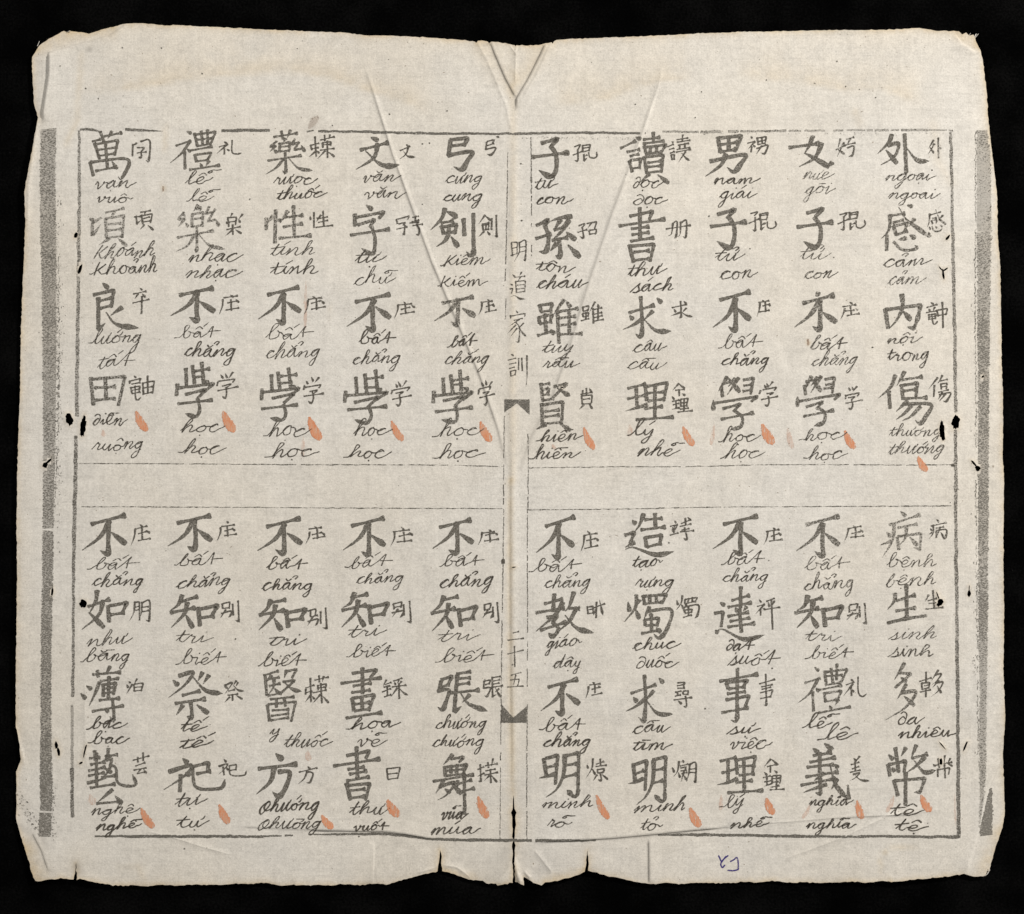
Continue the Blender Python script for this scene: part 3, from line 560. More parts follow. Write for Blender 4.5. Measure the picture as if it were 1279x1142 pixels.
SMALL = {
'間': ('A1', "385,115 385,205;390,130 412,108;g440,100 507,95 502,235 478,232;420,145 472,140 445,175;g445,175 447,215 425,210;415,182 482,172"),
'礼': ('A1', "d1045,98 1062,112;1012,137 1072,118;p1070,120 995,187;1050,150 1050,192;d1065,152 1082,164;u1105,90 1108,175 1140,192 1178,178"),
'頃s': ('A1', "395,650 442,640;410,640 415,700;p412,700 442,670;445,612 513,600;p480,605 470,630;450,635 455,700;450,635 522,625 515,690;460,660 510,650;460,680 510,672;p470,705 438,737;d495,705 532,740"),
'楽': ('A1', "1075,650 1080,720;1080,655 1137,645 1130,705;1085,685 1130,678;p1107,622 1095,645;d1062,680 1072,700;p1183,628 1155,660;d1150,662 1164,690;1065,737 1167,720;1110,705 1110,775;p1105,740 1053,787;d1130,735 1175,770"),
'藥s': ('A2', "395,127 457,110;430,60 435,210;400,152 452,140;400,125 405,160;p430,170 388,207;d440,165 462,182;465,85 568,65;495,50 500,90;p537,48 525,85;480,110 547,98 540,130;480,110 485,140;485,125 540,115;465,162 568,150;515,95 515,215;p505,165 448,222;d525,170 570,210"),
'性s': ('A2', "d390,638 397,667;420,612 420,725;d435,648 450,662;p467,628 440,682;455,657 518,645;455,682 518,670;488,602 490,712;430,722 560,708"),
'文s': ('A2', "d1085,120 1105,132;1048,162 1117,137;p1107,138 1085,185 1042,222;n1068,165 1105,205 1160,212"),
'字s': ('A2', "1020,665 1025,692;1020,667 1113,640 1100,662;1040,697 1087,685 1070,710;g1075,705 1078,770 1058,765;1018,737 1097,715;1135,652 1178,640;1130,682 1183,668;p1162,638 1152,677;1140,712 1213,700;1120,692 1183,680 1165,705;g1165,700 1185,740 1178,777 1158,768"),
'弓s': ('A3', "430,100 478,90 465,120;425,127 472,118;425,105 415,155;g415,155 488,145 470,180 448,198 422,190;d495,62 512,72"),
'劍s': ('A3', "p412,632 368,697;d415,642 453,672;390,697 442,685;395,705 395,745;395,708 442,700 438,740;395,742 438,738;418,705 418,740;p405,750 366,787;d430,750 448,778;465,658 467,742;g495,632 497,780 492,792 478,782"),
'棍': ('A3', "1058,137 1108,125 1085,155;g1085,150 1088,238 1062,234;1050,197 1122,170;1120,130 1125,175;1120,132 1178,122 1170,165;1125,150 1170,143;1125,172 1170,165;1130,190 1130,238;p1130,238 1155,218;1130,207 1157,198;u1165,180 1170,218 1200,224 1227,207 1222,172"),
'孫s': ('A3', "1093,712 1142,695 1120,725;g1120,720 1126,797 1102,790;1088,757 1152,740;1155,697 1222,685 1205,725;p1182,690 1158,732;1170,745 1172,775;1170,745 1222,738 1215,768;1172,772 1215,768"),
'讀s': ('A4', "d432,98 444,108;403,132 442,120;415,157 447,148;420,182 447,172;425,195 430,230;428,198 452,192 448,218;430,228 450,220;465,87 548,70;510,50 510,100;470,107 562,90;475,127 552,112;490,120 485,150;525,112 525,145;470,157 562,140;465,177 568,160;p530,170 478,247;n500,185 535,220 568,238"),
'冊': ('A4', "p437,692 430,770 403,782;g435,692 467,685 462,790 443,800;p497,685 490,770 478,792;g495,685 537,675 532,792 512,785;393,732 567,705"),
'舅': ('A4', "d1003,58 1014,76;983,112 1037,95;p1035,97 983,152;1010,130 1005,172;d1020,123 1038,137;1055,70 1060,120;1055,72 1118,60 1110,110;1060,95 1110,88;1060,118 1110,110;1085,65 1085,115;g1045,147 1128,125 1118,170 1102,188 1080,178;p1085,125 1042,197"),
'妸': ('A5', "p402,78 385,150;d385,150 432,192;p432,110 383,207;370,157 437,130;445,87 503,70;p472,75 455,125;440,127 513,110;g455,145 503,135 492,190 462,212"),
'外s': ('A5', "p1082,88 1038,152;p1073,120 1090,120 1045,192;d1055,140 1083,187;1110,75 1115,222;d1118,138 1134,154"),
'感s': ('A5', "p1055,625 1050,680 1033,722;1060,632 1133,612;n1095,588 1120,660 1168,702;p1168,702 1162,678;1070,657 1103,648;1070,670 1072,695;1070,670 1107,665 1100,690;p1147,633 1120,672;d1048,718 1057,738;u1070,715 1085,745 1125,750 1142,728;d1095,713 1108,727;d1130,703 1148,717"),
'卒': ('B1', "d378,38 392,52;338,77 418,60;p367,75 343,107;d390,75 413,98;333,132 432,110;388,90 390,197"),
'庄': ('C1', "d422,106 440,124;385,137 473,120;p390,140 385,190 363,252;410,172 468,155;435,135 438,215;405,222 493,205;d468,147 488,168"),
'学': ('B1', "d883,583 898,607;d908,573 922,602;p958,568 930,605;865,625 860,652;868,627 973,608 955,632;895,652 947,640 920,660;g915,660 922,700 910,727 890,715;865,682 988,660"),
'田s': ('B1', "d337,588 353,602;310,620 312,637;310,622 383,605 375,620;325,642 377,630;320,660 325,700;320,662 378,652 372,695;325,680 372,675;325,702 377,692;u345,650 350,730 365,738 385,722;395,630 400,705;395,632 468,620 458,700;425,590 428,700;400,665 458,655;400,702 458,692"),
'雖s': ('B3', "965,160 970,185;965,160 1002,152 998,180;968,185 998,180;965,200 970,220;965,200 1007,192 1000,215;968,220 1000,214;985,190 985,235;958,244 1007,232;p1042,128 1013,187;1030,165 1032,262;1030,177 1087,165;1032,202 1087,192;1035,227 1092,215;1035,247 1097,235;1062,170 1062,240;d1058,138 1068,162"),
'貞': ('B3', "965,680 968,702;990,668 990,702;953,707 1027,690;d1008,663 1024,690;960,715 962,765;960,715 1022,708 1018,760;968,735 1015,730;965,765 1018,758;p975,770 943,802;d1003,768 1028,795"),
'求s': ('B4', "373,162 467,145;g425,120 430,190 428,225 412,228;d383,172 398,192;p422,190 363,217;p462,163 435,190;n432,190 465,212 502,220;d448,122 466,138"),
'理s': ('B4', "p417,632 378,682;d415,638 453,668;395,682 452,670;415,675 415,715;d373,717 388,737;d438,697 453,713;375,747 417,738;380,772 417,762;p422,785 373,802;395,742 398,790;425,735 428,780;425,735 473,728 465,775;428,757 466,752;428,780 466,773;447,730 448,810;425,797 472,790;410,814 498,808"),
'中': ('B5', "d912,128 928,142;888,162 952,145;d903,168 912,187;p937,158 930,180;888,197 952,182;900,205 902,235;900,207 947,198 942,230;905,222 942,215;902,236 942,230;u920,200 928,262 942,266 958,248;955,180 958,215;955,180 1018,170 1008,205;958,213 1008,205;985,125 990,288"),
'傷s': ('B5', "p952,603 898,672;930,650 932,722;p987,588 955,642;970,622 1018,612;970,640 975,675;972,642 1013,635 1008,670;975,660 1008,652;960,692 1023,680;p987,695 953,737;g965,707 1033,695 1020,735 1005,752 988,745;p1002,700 968,747"),
'別': ('C1', "995,655 1000,695;995,658 1053,648 1045,688;1000,695 1048,688;g985,727 1058,710 1050,745 1035,757;p1022,700 983,757;1070,665 1072,742;g1105,638 1112,770 1105,782 1085,776"),
'朋': ('C1', "p385,650 380,720 348,782;385,652 418,648 420,778;388,685 415,680;388,710 415,705;p435,650 430,720 408,782;g435,652 485,645 485,775 480,784 462,776;440,685 480,680;440,715 480,710"),
'呔': ('C3', "1110,680 1115,730;1110,685 1153,678 1148,725;1115,730 1150,722;1112,705 1148,700;1155,692 1232,665;1175,650 1175,762;n1195,628 1208,690 1222,745;p1170,705 1153,742"),
'造s': ('C4', "d432,82 448,97;403,122 457,110;d420,130 426,157;p452,118 440,150;403,182 462,165;435,110 432,165;480,97 548,75;510,60 515,110;475,122 548,105;d526,57 544,78;485,147 532,135;480,160 568,145;g505,132 522,200 515,210 498,200"),
'燭s': ('C4', "d448,637 457,668;p487,608 480,660 448,707;d480,665 498,698;505,630 508,655;505,632 593,618 580,645;530,625 530,650;558,620 558,648;508,658 582,648;p517,668 498,702;g512,682 603,672 592,740 568,767;505,705 508,725;505,705 563,698 555,720;508,726 556,720;530,690 532,745;495,757 557,742"),
'評': ('C4', "d1027,637 1044,653;1013,682 1062,665;p1060,668 1003,732;1035,700 1035,742;d1048,692 1068,708;1075,642 1133,625;d1088,652 1097,682;p1132,643 1110,680;1065,702 1168,685;1112,630 1118,842"),
'病s': ('C5', "d1063,73 1078,92;1023,117 1128,95;p1040,115 1035,165 1008,212;d1018,137 1032,152;p1032,165 1008,177;1060,132 1113,120;1055,155 1058,200;g1058,155 1128,145 1122,205 1103,198;p1087,125 1063,187;d1090,160 1113,193"),
'生s': ('C5', "p1007,598 983,647;1000,637 1062,620;1040,565 1045,690;1005,662 1082,650;985,697 1108,685"),
'泊': ('D1', "d323,88 338,102;d308,112 318,132;p347,108 308,172;p377,73 360,105;355,105 360,155;358,108 418,100 410,150;362,130 410,124;362,155 410,148"),
'祭s': ('D1', "p958,117 1007,98 958,177;d953,123 972,137;p1032,88 1015,115;p1048,98 1030,120;n1010,113 1045,145 1088,155;985,152 1022,143;975,182 1042,170;1010,175 1010,217;p992,190 958,227;d1033,183 1070,208"),
'芸': ('D1', "353,607 457,580;385,590 385,627;420,563 420,612;370,647 432,630;358,672 442,655;p402,665 378,697;380,697 432,685;d423,668 445,693"),
'祀s': ('D1', "d952,602 965,622;p920,650 978,635 950,670 913,702;950,660 950,707;d963,658 978,672;990,645 1033,640 1028,675;990,682 1032,672;u988,645 990,700 1020,714 1085,708 1100,678"),
'方s': ('D2', "d342,655 354,670;283,692 403,665;g330,685 373,695 364,745 352,764 335,755;p337,685 315,735 280,768"),
'錄': ('D2', "p862,78 838,122;850,112 892,95;845,132 887,120;835,162 892,140;865,120 868,185;845,192 892,178;905,87 963,70;d913,92 922,112;p947,78 935,105;p962,88 945,115;895,132 993,115;940,105 942,202;p935,135 893,192;n945,135 970,162 1000,182"),
'曰': ('D2', "860,665 870,735;862,668 953,655 935,730;870,700 935,692;870,735 935,728"),
'張s': ('D3', "370,87 413,78 400,105;372,112 407,103;370,88 365,135;g365,135 408,128 400,165 388,187 370,180;425,60 425,190;425,67 478,55;430,87 472,78;430,107 472,98;415,132 488,118;n440,130 458,165 483,197;p467,138 443,162;p425,192 448,176"),
'攃': ('D3', "323,672 367,655;g345,640 350,740 345,752 330,744;p372,695 323,717;375,647 458,630;395,625 398,660;p427,598 420,650;380,682 442,670;375,707 457,690;410,670 412,762;p405,710 373,747;d418,708 455,753"),
'燐': ('D3', "d1048,637 1057,667;p1087,598 1080,660 1043,722;d1080,665 1103,702;1110,632 1163,620;1135,600 1135,640;1105,652 1178,640;1115,670 1118,692;1115,672 1163,662 1155,690;1118,695 1155,688;g1135,690 1142,735 1136,744 1120,735;p1115,705 1088,747;d1148,703 1184,738"),
'尋': ('D4', "430,100 478,95 470,135;430,118 470,112;430,138 475,132;412,162 452,155;430,158 432,185;415,190 452,182;465,155 468,175;465,155 503,150 497,172;467,177 498,172;405,217 523,198;g485,185 490,245 485,258 468,254;d433,217 457,240"),
'熌': ('D4', "d398,657 407,692;p437,618 430,680 403,722;d433,688 448,723;d463,608 470,624;445,647 497,635;450,662 487,655 480,680;450,682 487,675;455,702 492,690;p472,680 453,752;n470,700 480,725 494,748;p510,635 505,700 488,757;g510,638 550,630 550,745 546,756 530,746;512,670 546,665;510,695 546,690"),
'事s': ('D4', "973,107 1073,75;985,127 1052,112;985,142 1047,132;975,167 1058,150 1045,195;980,202 1047,190;g1015,43 1018,200 1016,245 996,240"),
'义': ('D5', "d453,597 472,617;p492,583 470,620;440,642 492,625;445,667 492,652;435,692 502,675;465,620 465,680;p455,705 493,695 460,730 428,747;n455,705 500,740 562,750"),
'夥': ('D5', "893,87 967,65;930,28 930,95;905,100 908,140;905,102 958,95 950,130;908,140 952,132;920,117 952,112;890,162 962,145;930,140 932,192;p1012,12 968,82;p990,45 1033,40 1000,85 968,112;p1017,80 973,132;p995,100 1043,95 1015,150 968,192;d1000,118 1033,168"),
'幣s': ('D5', "d983,637 994,652;1015,600 1020,665;p1057,578 1050,640;985,647 1107,620;1010,670 1012,717;1010,672 1088,660 1080,702;1055,640 1058,727;p1092,598 1078,632;d1065,625 1108,652"),
}
SAGAIN = """棍 A4 995,613,1185,738|棍 A5 385,610,580,738|庄 B1 878,80,1003,207|庄 B2 303,83,432,203|庄 B2 862,118,993,228|庄 B3 318,113,424,217|庄 B4 893,108,993,217|庄 B5 348,133,468,232|庄 C1 966,93,1092,222|庄 C2 348,123,483,237
庄 C2 938,128,1098,262|庄 C3 353,133,493,252|庄 C3 1058,153,1193,302|庄 C4 1058,128,1188,252|庄 C5 418,113,552,237|庄 D3 1043,93,1148,197|学 B2 298,598,423,762|学 B2 848,623,973,777|学 B3 318,613,413,772|学 B4 928,628,1038,772|学 B5 373,653,483,797
別 C2 363,688,488,837|別 C2 948,638,1078,782|別 C3 378,648,488,787|別 C5 438,653,568,797|藥s D2 318,52,480,242|礼 D5 393,62,540,187|理s D4 998,597,1138,802"""
TITLE = {
'明': ('A3', "605,835 610,930;605,835 648,828 645,915;608,875 645,870;600,927 652,912;p665,830 660,900 623,972;g665,830 708,822 706,955 700,964 686,955;668,865 705,860;665,900 705,893"),
'道': ('B3', "d528,-47 542,-28;p583,-57 570,-33;543,-23 608,-35;p577,-28 563,-8;550,0 552,70;550,0 608,-5 602,65;555,25 600,20;555,47 600,42;552,68 602,62;d513,13 527,22;510,47 533,40 520,75;n508,97 540,85 570,108 614,112"),
'家': ('B3', "d548,182 562,197;510,210 515,227;512,214 608,200 598,218;535,242 592,230;p567,235 503,282;g545,255 572,290 570,365 562,378 545,370;p547,270 498,322;p557,295 508,352;p597,258 560,297;n568,280 590,318 618,347"),
'訓': ('B3', "d517,452 533,464;498,492 548,478;510,517 547,508;510,542 542,535;515,560 518,590;515,560 548,555 542,585;518,592 547,583;565,480 568,552;588,475 590,557;p618,465 619,600 611,657"),
'二': ('C3', "590,867 633,855;555,917 663,905"), '十': ('C3', "555,1012 668,985;605,955 605,1102"),
'五': ('D3', "545,47 613,30;p577,45 558,122;540,82 603,72 590,118;525,127 628,122"),
}
def place(strokes, fr, box=None):
    if box is not None:
        xs = [q[0] for _, p in strokes for q in p]; ys = [q[1] for _, p in strokes for q in p]
        x0, x1, y0, y1 = min(xs), max(xs), min(ys), max(ys); a, b, c, d = box
        j = lambda: random.gauss(0, 4.5)
        strokes = [(k, [(a + (x - x0) / (x1 - x0) * (c - a), b + (y - y0) / (y1 - y0) * (d - b)) for x, y in p]) for k, p in strokes]
        out = []
        for k, p in strokes:
            dx, dy = j(), j(); out.append((k, [(x + dx, y + dy) for x, y in p]))
        strokes = out
    return [(k, [page(fr, q) for q in p]) for k, p in strokes]
def glyph(name, strokes, width, wear, mat):
    ink = Ink(); draw_strokes(ink, strokes, width, wear); ink.build(name, mat)
WORN = {('不', 'B3'): .35, ('不', 'B5'): .35, ('不', 'C5'): .35, ('學r', 'B5'): .35, ('學', 'B3'): .3, ('知', 'C5'): .2, ('禮', 'D5'): .3}
for g, (fr, w, wear, s) in BIG.items(): glyph('printed_character', place(parse(s), fr), w, wear, M_BLOCK)
for it in AGAIN.replace('\n', '|').split('|'):
    g, fr, b = it.split(); _, w, wear, s = BIG[g]
    st = place(parse(s), fr, [float(v) for v in b.split(',')])
    if (g, fr) == ('不', 'B5'): st.append(('d', [page('B5', (198, 62)), page('B5', (215, 84))]))
    glyph('printed_character', st, w * random.uniform(.95, 1.04), WORN.get((g, fr), wear), M_BLOCK)
for g, (fr, s) in SMALL.items(): glyph('small_character', place(parse(s), fr), 2.5, .35 if fr in ('A5', 'C5') else .05, M_SMALL)
for it in SAGAIN.replace('\n', '|').split('|'):
    g, fr, b = it.split(); glyph('small_character', place(parse(SMALL[g][1]), fr, [float(v) for v in b.split(',')]), 2.5, .3 if fr in ('B5', 'C5') else .05, M_SMALL)
for g, (fr, s) in TITLE.items(): glyph('title_character', place(parse(s), fr), 2.0, .15, M_SMALL)

# ------------------------------------------------------------------ the handwriting: a joined-up hand
LET = {  # letter: (advance, main pen path, extra strokes)   x-height 1
'a': (1.0, "0,.2 .25,.6 .62,.97 .3,.9 .1,.45 .25,.03 .5,.25 .68,.95 .66,.35 .8,.05 1,.3", ()),
'b': (.95, "0,.25 .3,.9 .55,1.6 .45,1.85 .28,1.6 .2,.9 .22,.15 .45,0 .72,.3 .72,.8 .58,.98 .72,.8 .95,.75", ()),
'c': (.85, "0,.2 .25,.65 .6,.97 .68,.8 .5,.98 .2,.75 .12,.35 .3,.03 .6,.1 .85,.35", ()),
'h': (1.0, "0,.2 .3,.9 .52,1.6 .42,1.85 .28,1.6 .2,.9 .12,0 .3,.6 .55,.95 .68,.75 .62,.2 .75,.02 1,.3", ()),
'n': (1.0, "0,.3 .15,.8 .25,.9 .22,.5 .15,0 .35,.6 .6,.95 .7,.75 .64,.2 .78,.02 1,.3", ()),
'm': (1.5, "0,.3 .15,.8 .25,.9 .22,.5 .15,0 .35,.6 .56,.95 .66,.75 .6,0 .82,.65 1.05,.95 1.16,.75 1.1,.2 1.24,.02 1.5,.3", ()),
'g': (.95, "0,.25 .3,.7 .65,.95 .3,.9 .1,.5 .25,.05 .5,.25 .68,.95 .62,-.2 .52,-.9 .3,-1.1 .18,-.85 .4,-.35 .72,.05", ()),
'v': (.95, "0,.6 .15,.95 .28,.8 .3,.1 .4,0 .7,.6 .75,1 .68,.8 .95,.75", ()),
'u': (.95, "0,.3 .2,.95 .15,.3 .25,.02 .45,.2 .66,.95 .62,.3 .72,.02 .95,.3", ()),
'o': (.9, "0,.3 .3,.8 .5,.97 .22,.85 .1,.4 .3,.02 .62,.2 .68,.65 .5,.97 .66,.82 .9,.75", ()),
'r': (.75, "0,.2 .2,.95 .28,1.08 .3,.85 .5,.85 .45,.4 .5,.05 .75,.3", ()),
'l': (.6, "0,.2 .3,.9 .52,1.65 .42,1.9 .27,1.6 .2,.7 .3,.05 .6,.25", ()),
'e': (.85, "0,.2 .35,.4 .62,.75 .45,.97 .2,.75 .15,.3 .35,.02 .65,.12 .85,.35", ()),
'i': (.5, "0,.25 .22,.95 .18,.3 .28,.02 .5,.3", ()),
'y': (.9, "0,.3 .2,.95 .18,.4 .3,.15 .5,.4 .66,.95 .6,-.1 .48,-.85 .25,-1.05 .18,-.75 .45,-.25 .75,.05", ()),
'đ': (.85, ".70,.62 .42,.9 .12,.42 .28,.02 .62,.2 .76,.78 .62,1.32 .32,1.5 .12,1.28", ()),
's': (.8, "0,.0 .3,.6 .5,1.15 .5,.8 .62,.35 .45,0 .2,.04 .5,-.02 .8,.3", ()),
'd': (1.0, "0,.25 .3,.7 .6,.95 .3,.9 .1,.45 .25,.03 .5,.25 .72,1.2 .78,1.8 .7,1 .66,.3 .8,.05 1,.3", ()),
'p': (1.0, ".55,1.25 .15,.9 0,.25 .2,-.25 .55,.1 .8,.85 .6,1.3 .38,1.15 .35,.5 .6,.1 1,.3", ()),
'k': (1.0, ".85,1.45 .32,.68 .3,.62 .6,.15 .8,.03 1,.25", (".3,1.5 .12,.7 .02,-.12",)),
't': (.6, "0,.25 .25,.9 .35,1.5 .25,.9 .2,.25 .35,.02 .6,.3", ("-.12,.95 .3,1.0 .7,1.08",)),
'T': (.95, "0,.15 .3,.75 .62,1.62 .60,1.0 .63,.06", (".40,.72 .8,.76 1.32,.78",)),
}
MARK = {'\u0301': [".35,1.32 .68,1.78"], '\u0302': [".15,1.18 .45,1.5 .72,1.18"], '\u0306': [".15,1.5 .4,1.22 .68,1.5"], '\u0300': [".15,1.33 .8,1.36"],
        '\u0309': [".30,1.52 .52,1.80 .74,1.68 .58,1.32"], '\u0303': [".3,1.35 .48,1.58 .62,1.42 .42,1.28 .32,1.42 .6,1.66 .9,1.6 1.25,1.62"], '\u0323': [".46,-.42 .54,-.46"], '\u031b': [".66,.95 .8,1.08 .86,1.4"]}
def word_strokes(text, x0, x1, base, xh, slope=.02):
    path = []; extra = []; x = 0.0; xh *= 1.07; base += random.gauss(0, 2); slope += random.gauss(.012, .013)
    uni = unicodedata.normalize('NFD', text); items = []
    for ch in uni:
        if unicodedata.combining(ch): items[-1][1].append(ch)
        else: items.append([ch, []])
    for i, (ch, marks) in enumerate(items):
        c = 'T' if (ch == 't' and i == len(items) - 1 and i > 0) else ch
        adv, main, ex = LET[c]; lx, ly = random.gauss(1, .10), random.gauss(1, .09); by = random.gauss(0, .06); adv *= lx
        mp = [(px * lx + x + random.gauss(0, .03), py * ly + by + random.gauss(0, .035)) for px, py in pts(main)]
        if c == 'đ' or (c in 'kp' and path): extra.append(mp)
        else:
            if path: mp = mp[1:] if c not in 'v' else mp
            path += mp
        for e in ex: extra.append([(px + x, py) for px, py in pts(e)])
        if c == 'i' and not [m for m in marks if m != '\u0323']: extra.append([(x + .30, 1.38), (x + .36, 1.44)])
        two = ('\u0302' in marks or '\u0306' in marks)
        for m in marks:
            dx, dy = (.42, .16) if (two and m in '\u0301\u0309\u0303\u0300') else (0, 0)
            if c == 'i': dx -= .18
            for e in MARK[m]: extra.append([(px + x + dx, py + dy) for px, py in pts(e)])
        x += adv
    wdt = x + (.25 if items[-1][0] == 't' else 0)
    if items[0][0] in 'bhlk' and random.random() < .7: path = [(-.42 * random.uniform(.6, 1.2), .05 + random.uniform(-.05, .1)), (-.15, .08)] + path
    if items[-1][0] in 'cauinmeo' and path: path = path + [(x + .22, .5), (x + .42, .72 + random.uniform(-.1, .12))]; wdt += .30
    sl = random.gauss(.36, .08); kx = (x1 - x0) / wdt; wob = random.uniform(0, 6)
    def tr(p):
        u = x0 + p[0] * kx + p[1] * xh * sl; v = base - p[1] * xh - (p[0] * kx) * slope + xh * .05 * math.sin(p[0] * 2 + wob)
        return (u, v)
    return [[tr(q) for q in path]] + [[tr(q) for q in e] for e in extra]
WORDS = {
'A1': "vạn 105 390 440 48|vuô 118 370 545 38|khoánh 105 535 945 56|khoảnh 105 560 1065 56|lễ 760 940 408 50|lễ 795 950 535 44|nhạc 785 1160 970 52|nhạc 760 1150 1095 52",
'A2': "rưọc 125 425 405 46|thuốc 145 495 520 44|văn 765 1030 395 48|văn 780 1070 510 48|tính 100 420 928 52|tính 105 445 1068 52|tự 715 915 985 55|chữ 705 990 1142 56",
'A3': "cưng 120 390 400 50|cung 105 395 530 48|kiếm 115 430 1000 46|kiếm 90 420 1150 46|tử 770 925 445 50|con 780 1030 558 48|tôn 785 1050 1045 48",
'A4': "đọc 140 350 435 48|đọc 145 380 550 48|thư 110 375 1075 52|nam 730 1055 405 42|giái 770 1030 515 50|tử 735 930 965 52|con 775 1035 1100 52",
'A5': "nưe 130 340 375 44|gòi 145 345 480 48|tử 105 310 960 56|con 135 360 1100 52|ngoại 725 1075 385 48|ngoai 745 1110 520 42|cảm 715 1045 1010 52|cảm 745 1005 1140 52",
'B1': "lướng 80 385 385 46|tất 110 325 535 48|điền 75 285 900 46|ruộng 75 400 1055 46|bất 630 860 355 44|chẳng 650 975 470 46|học 625 885 940 46|học 650 895 1072 46",
'B2': "bất 60 335 360 44|chẳng 55 395 478 46|học 75 325 970 50|học 95 375 1095 46|bất 640 865 395 44|chẳng 600 905 515 42|học 610 835 965 46|học 585 830 1100 42",
'B3': "cháu 675 980 45 46|bất 135 285 410 42|chắng 95 375 520 42|học 65 325 970 50|học 65 335 1105 46|tuy 705 900 445 42|rầu 715 930 545 38|hiền 700 950 1000 42|hiền 660 935 1110 42",
'B4': "sách 110 375 65 46|câu 125 325 440 42|cầu 85 320 555 42|lý 120 260 965 48|nhẽ 145 395 1095 46|bất 690 925 415 44|chẳng 675 980 525 42|học 685 910 1000 42|học 695 930 1110 46",
'B5': "bất 155 375 425 44|chẳng 160 450 525 42|học 125 370 990 42|học 150 375 1110 46|nội 635 840 385 38|trong 640 905 495 42|thương 650 985 965 38|thướng 645 990 1075 38",
'C1': "bất 90 375 425 48|chẳng 80 440 545 48|như 45 345 955 50|bằng 35 355 1070 46|bất 690 965 400 48|chẳng 670 1045 550 50|tri 670 910 935 48|biết 705 1005 1085 50",
'C2': "bất 70 345 425 48|chẳng 35 405 570 48|tri 90 325 950 46|biết 35 325 1100 46|bất 650 935 410 48|chẳng 695 1030 520 46|tri 640 885 895 46|biết 660 960 1040 46",
'C3': "bất 100 375 410 48|chẳng 75 455 550 48|tri 65 335 925 46|biết 85 420 1070 46|bất 745 1050 440 48|chẳng 805 1135 550 46|giáo 825 1055 970 48|dậy 870 1070 1110 46",
'C4': "tạo 135 330 410 48|rựng 155 430 545 46|chúc 140 460 985 48|đuốc 155 450 1110 46|bất 785 1045 390 48|chẳng 765 1085 510 46|đạt 785 985 990 46|suốt 800 1150 1095 48",
'C5': "bất 135 430 430 48|chẳng 135 485 560 48|tri 140 380 925 46|biết 175 465 1050 46|bệnh 710 1055 410 46|bệnh 700 1050 540 46|sinh 725 1055 910 46|sinh 725 1035 1030 46",
'D1': "bạc 70 295 410 44|bạc 80 315 500 42|nghệ 75 380 965 38|nghề 105 390 1075 36|tế 660 820 425 48|tế 655 850 530 46|tự 630 820 910 46|tự 635 830 1055 46",
'D2': "y 90 160 445 46|thuốc 180 485 525 46|phướng 20 415 950 50|phường 10 425 1065 44|họa 620 930 410 46|vẽ 665 850 515 46|thư 615 860 970 46|vuốt 640 865 1080 36",
'D3': "chướng 45 385 405 46|chướng 25 370 525 42|vũa 80 245 1000 50|múa 10 325 1105 44|bất 760 1025 415 46|chẳng 755 1070 520 44|minh 745 1085 930 40|rõ 775 920 1060 46",
'D4': "cầu 130 365 430 46|tìm 130 375 545 46|minh 140 475 945 42|tỏ 180 310 1075 46|sự 750 955 440 46|việc 770 1035 545 46|lý 740 870 925 44|nhẽ 775 1015 1060 38",
'D5': "lễ 140 295 400 46|lê 260 460 475 46|nghĩa 160 440 915 36|nghĩa 140 455 1060 36|đa 735 905 375 50|nhiêu 750 1115 465 42|tê 700 900 975 46|tệ 725 925 1080 42",
}
words = []
for fr, s in WORDS.items():
    for it in s.split('|'):
        t, a, b, base, xh = it.split()
        st = word_strokes(t, float(a), float(b), float(base), float(xh))
        words.append((float(b) - float(a), fr, [[page(fr, q) for q in p] for p in st]))
words.sort(key=lambda w: -w[0] / SC[w[1][0]][1])
rest = Ink()
for i, (_, fr, st) in enumerate(words):
    ink = Ink() if i < 100 else rest
    wr = .38 if fr in ('A5', 'C5', 'B5') else .1 if fr != 'A1' else .2
    heavy = (1.2 if fr[0] == 'D' else 1.04) * random.uniform(.86, 1.16)
    for p in st:
        q = catmull(p, 1.1)
        if len(q) < 2: continue
        a = np.array(q); d = np.gradient(a, axis=0); dn = d[:, 1] / (np.hypot(*d.T) + 1e-6)
        hw = (.66 + .24 * np.clip(dn, 0, 1)) * heavy * (1 + .12 * np.sin(np.arange(len(q)) * .35 + random.uniform(0, 6)))
        if len(q) < 6: hw = hw * 1.25
        ink.ribbon(q, hw, wr + random.uniform(-.12, .12), soft=1.0)
    if i < 100: ink.build('handwritten_word', M_PEN)
o = rest.build('handwriting', M_PEN); o['kind'] = 'stuff'

# ------------------------------------------------------------------ frame lines, bands, fishtails
def line(name, p, w, wear, mat=M_RULE, step=6.0, broken=0.0, wobble=.25, cap=.3):
    ink = Ink(); q = resamp(p, step)
    q = [(x + random.gauss(0, wobble), y + random.gauss(0, wobble)) for x, y in q]
    w_ = np.interp(np.linspace(0, 1, len(q)), np.linspace(0, 1, len(w)), w) if isinstance(w, (list, tuple)) else np.full(len(q), w)
    if broken:
        i = 0
        while i < len(q) - 1:
            n = max(2, int(random.expovariate(1 / 7.0)) + 2); seg = q[i:i + n + 1]
            if len(seg) > 1: ink.ribbon(seg, w_[i:i + n + 1] * .5 * random.uniform(.75, 1.2), wear, cap=cap)
            i += n + (1 if random.random() < broken else 0) + (random.randint(1, 3) if random.random() < broken * .5 else 0)
    else: ink.ribbon(q, w_ * .5 + .18 * rng.standard_normal(len(q)) + (.9 if w_.max() > 7 else 0), wear, cap=cap if w_.max() < 7 else 0, soft=1.3 if w_.max() < 7 else 3.4)
    return ink.build(name, mat)
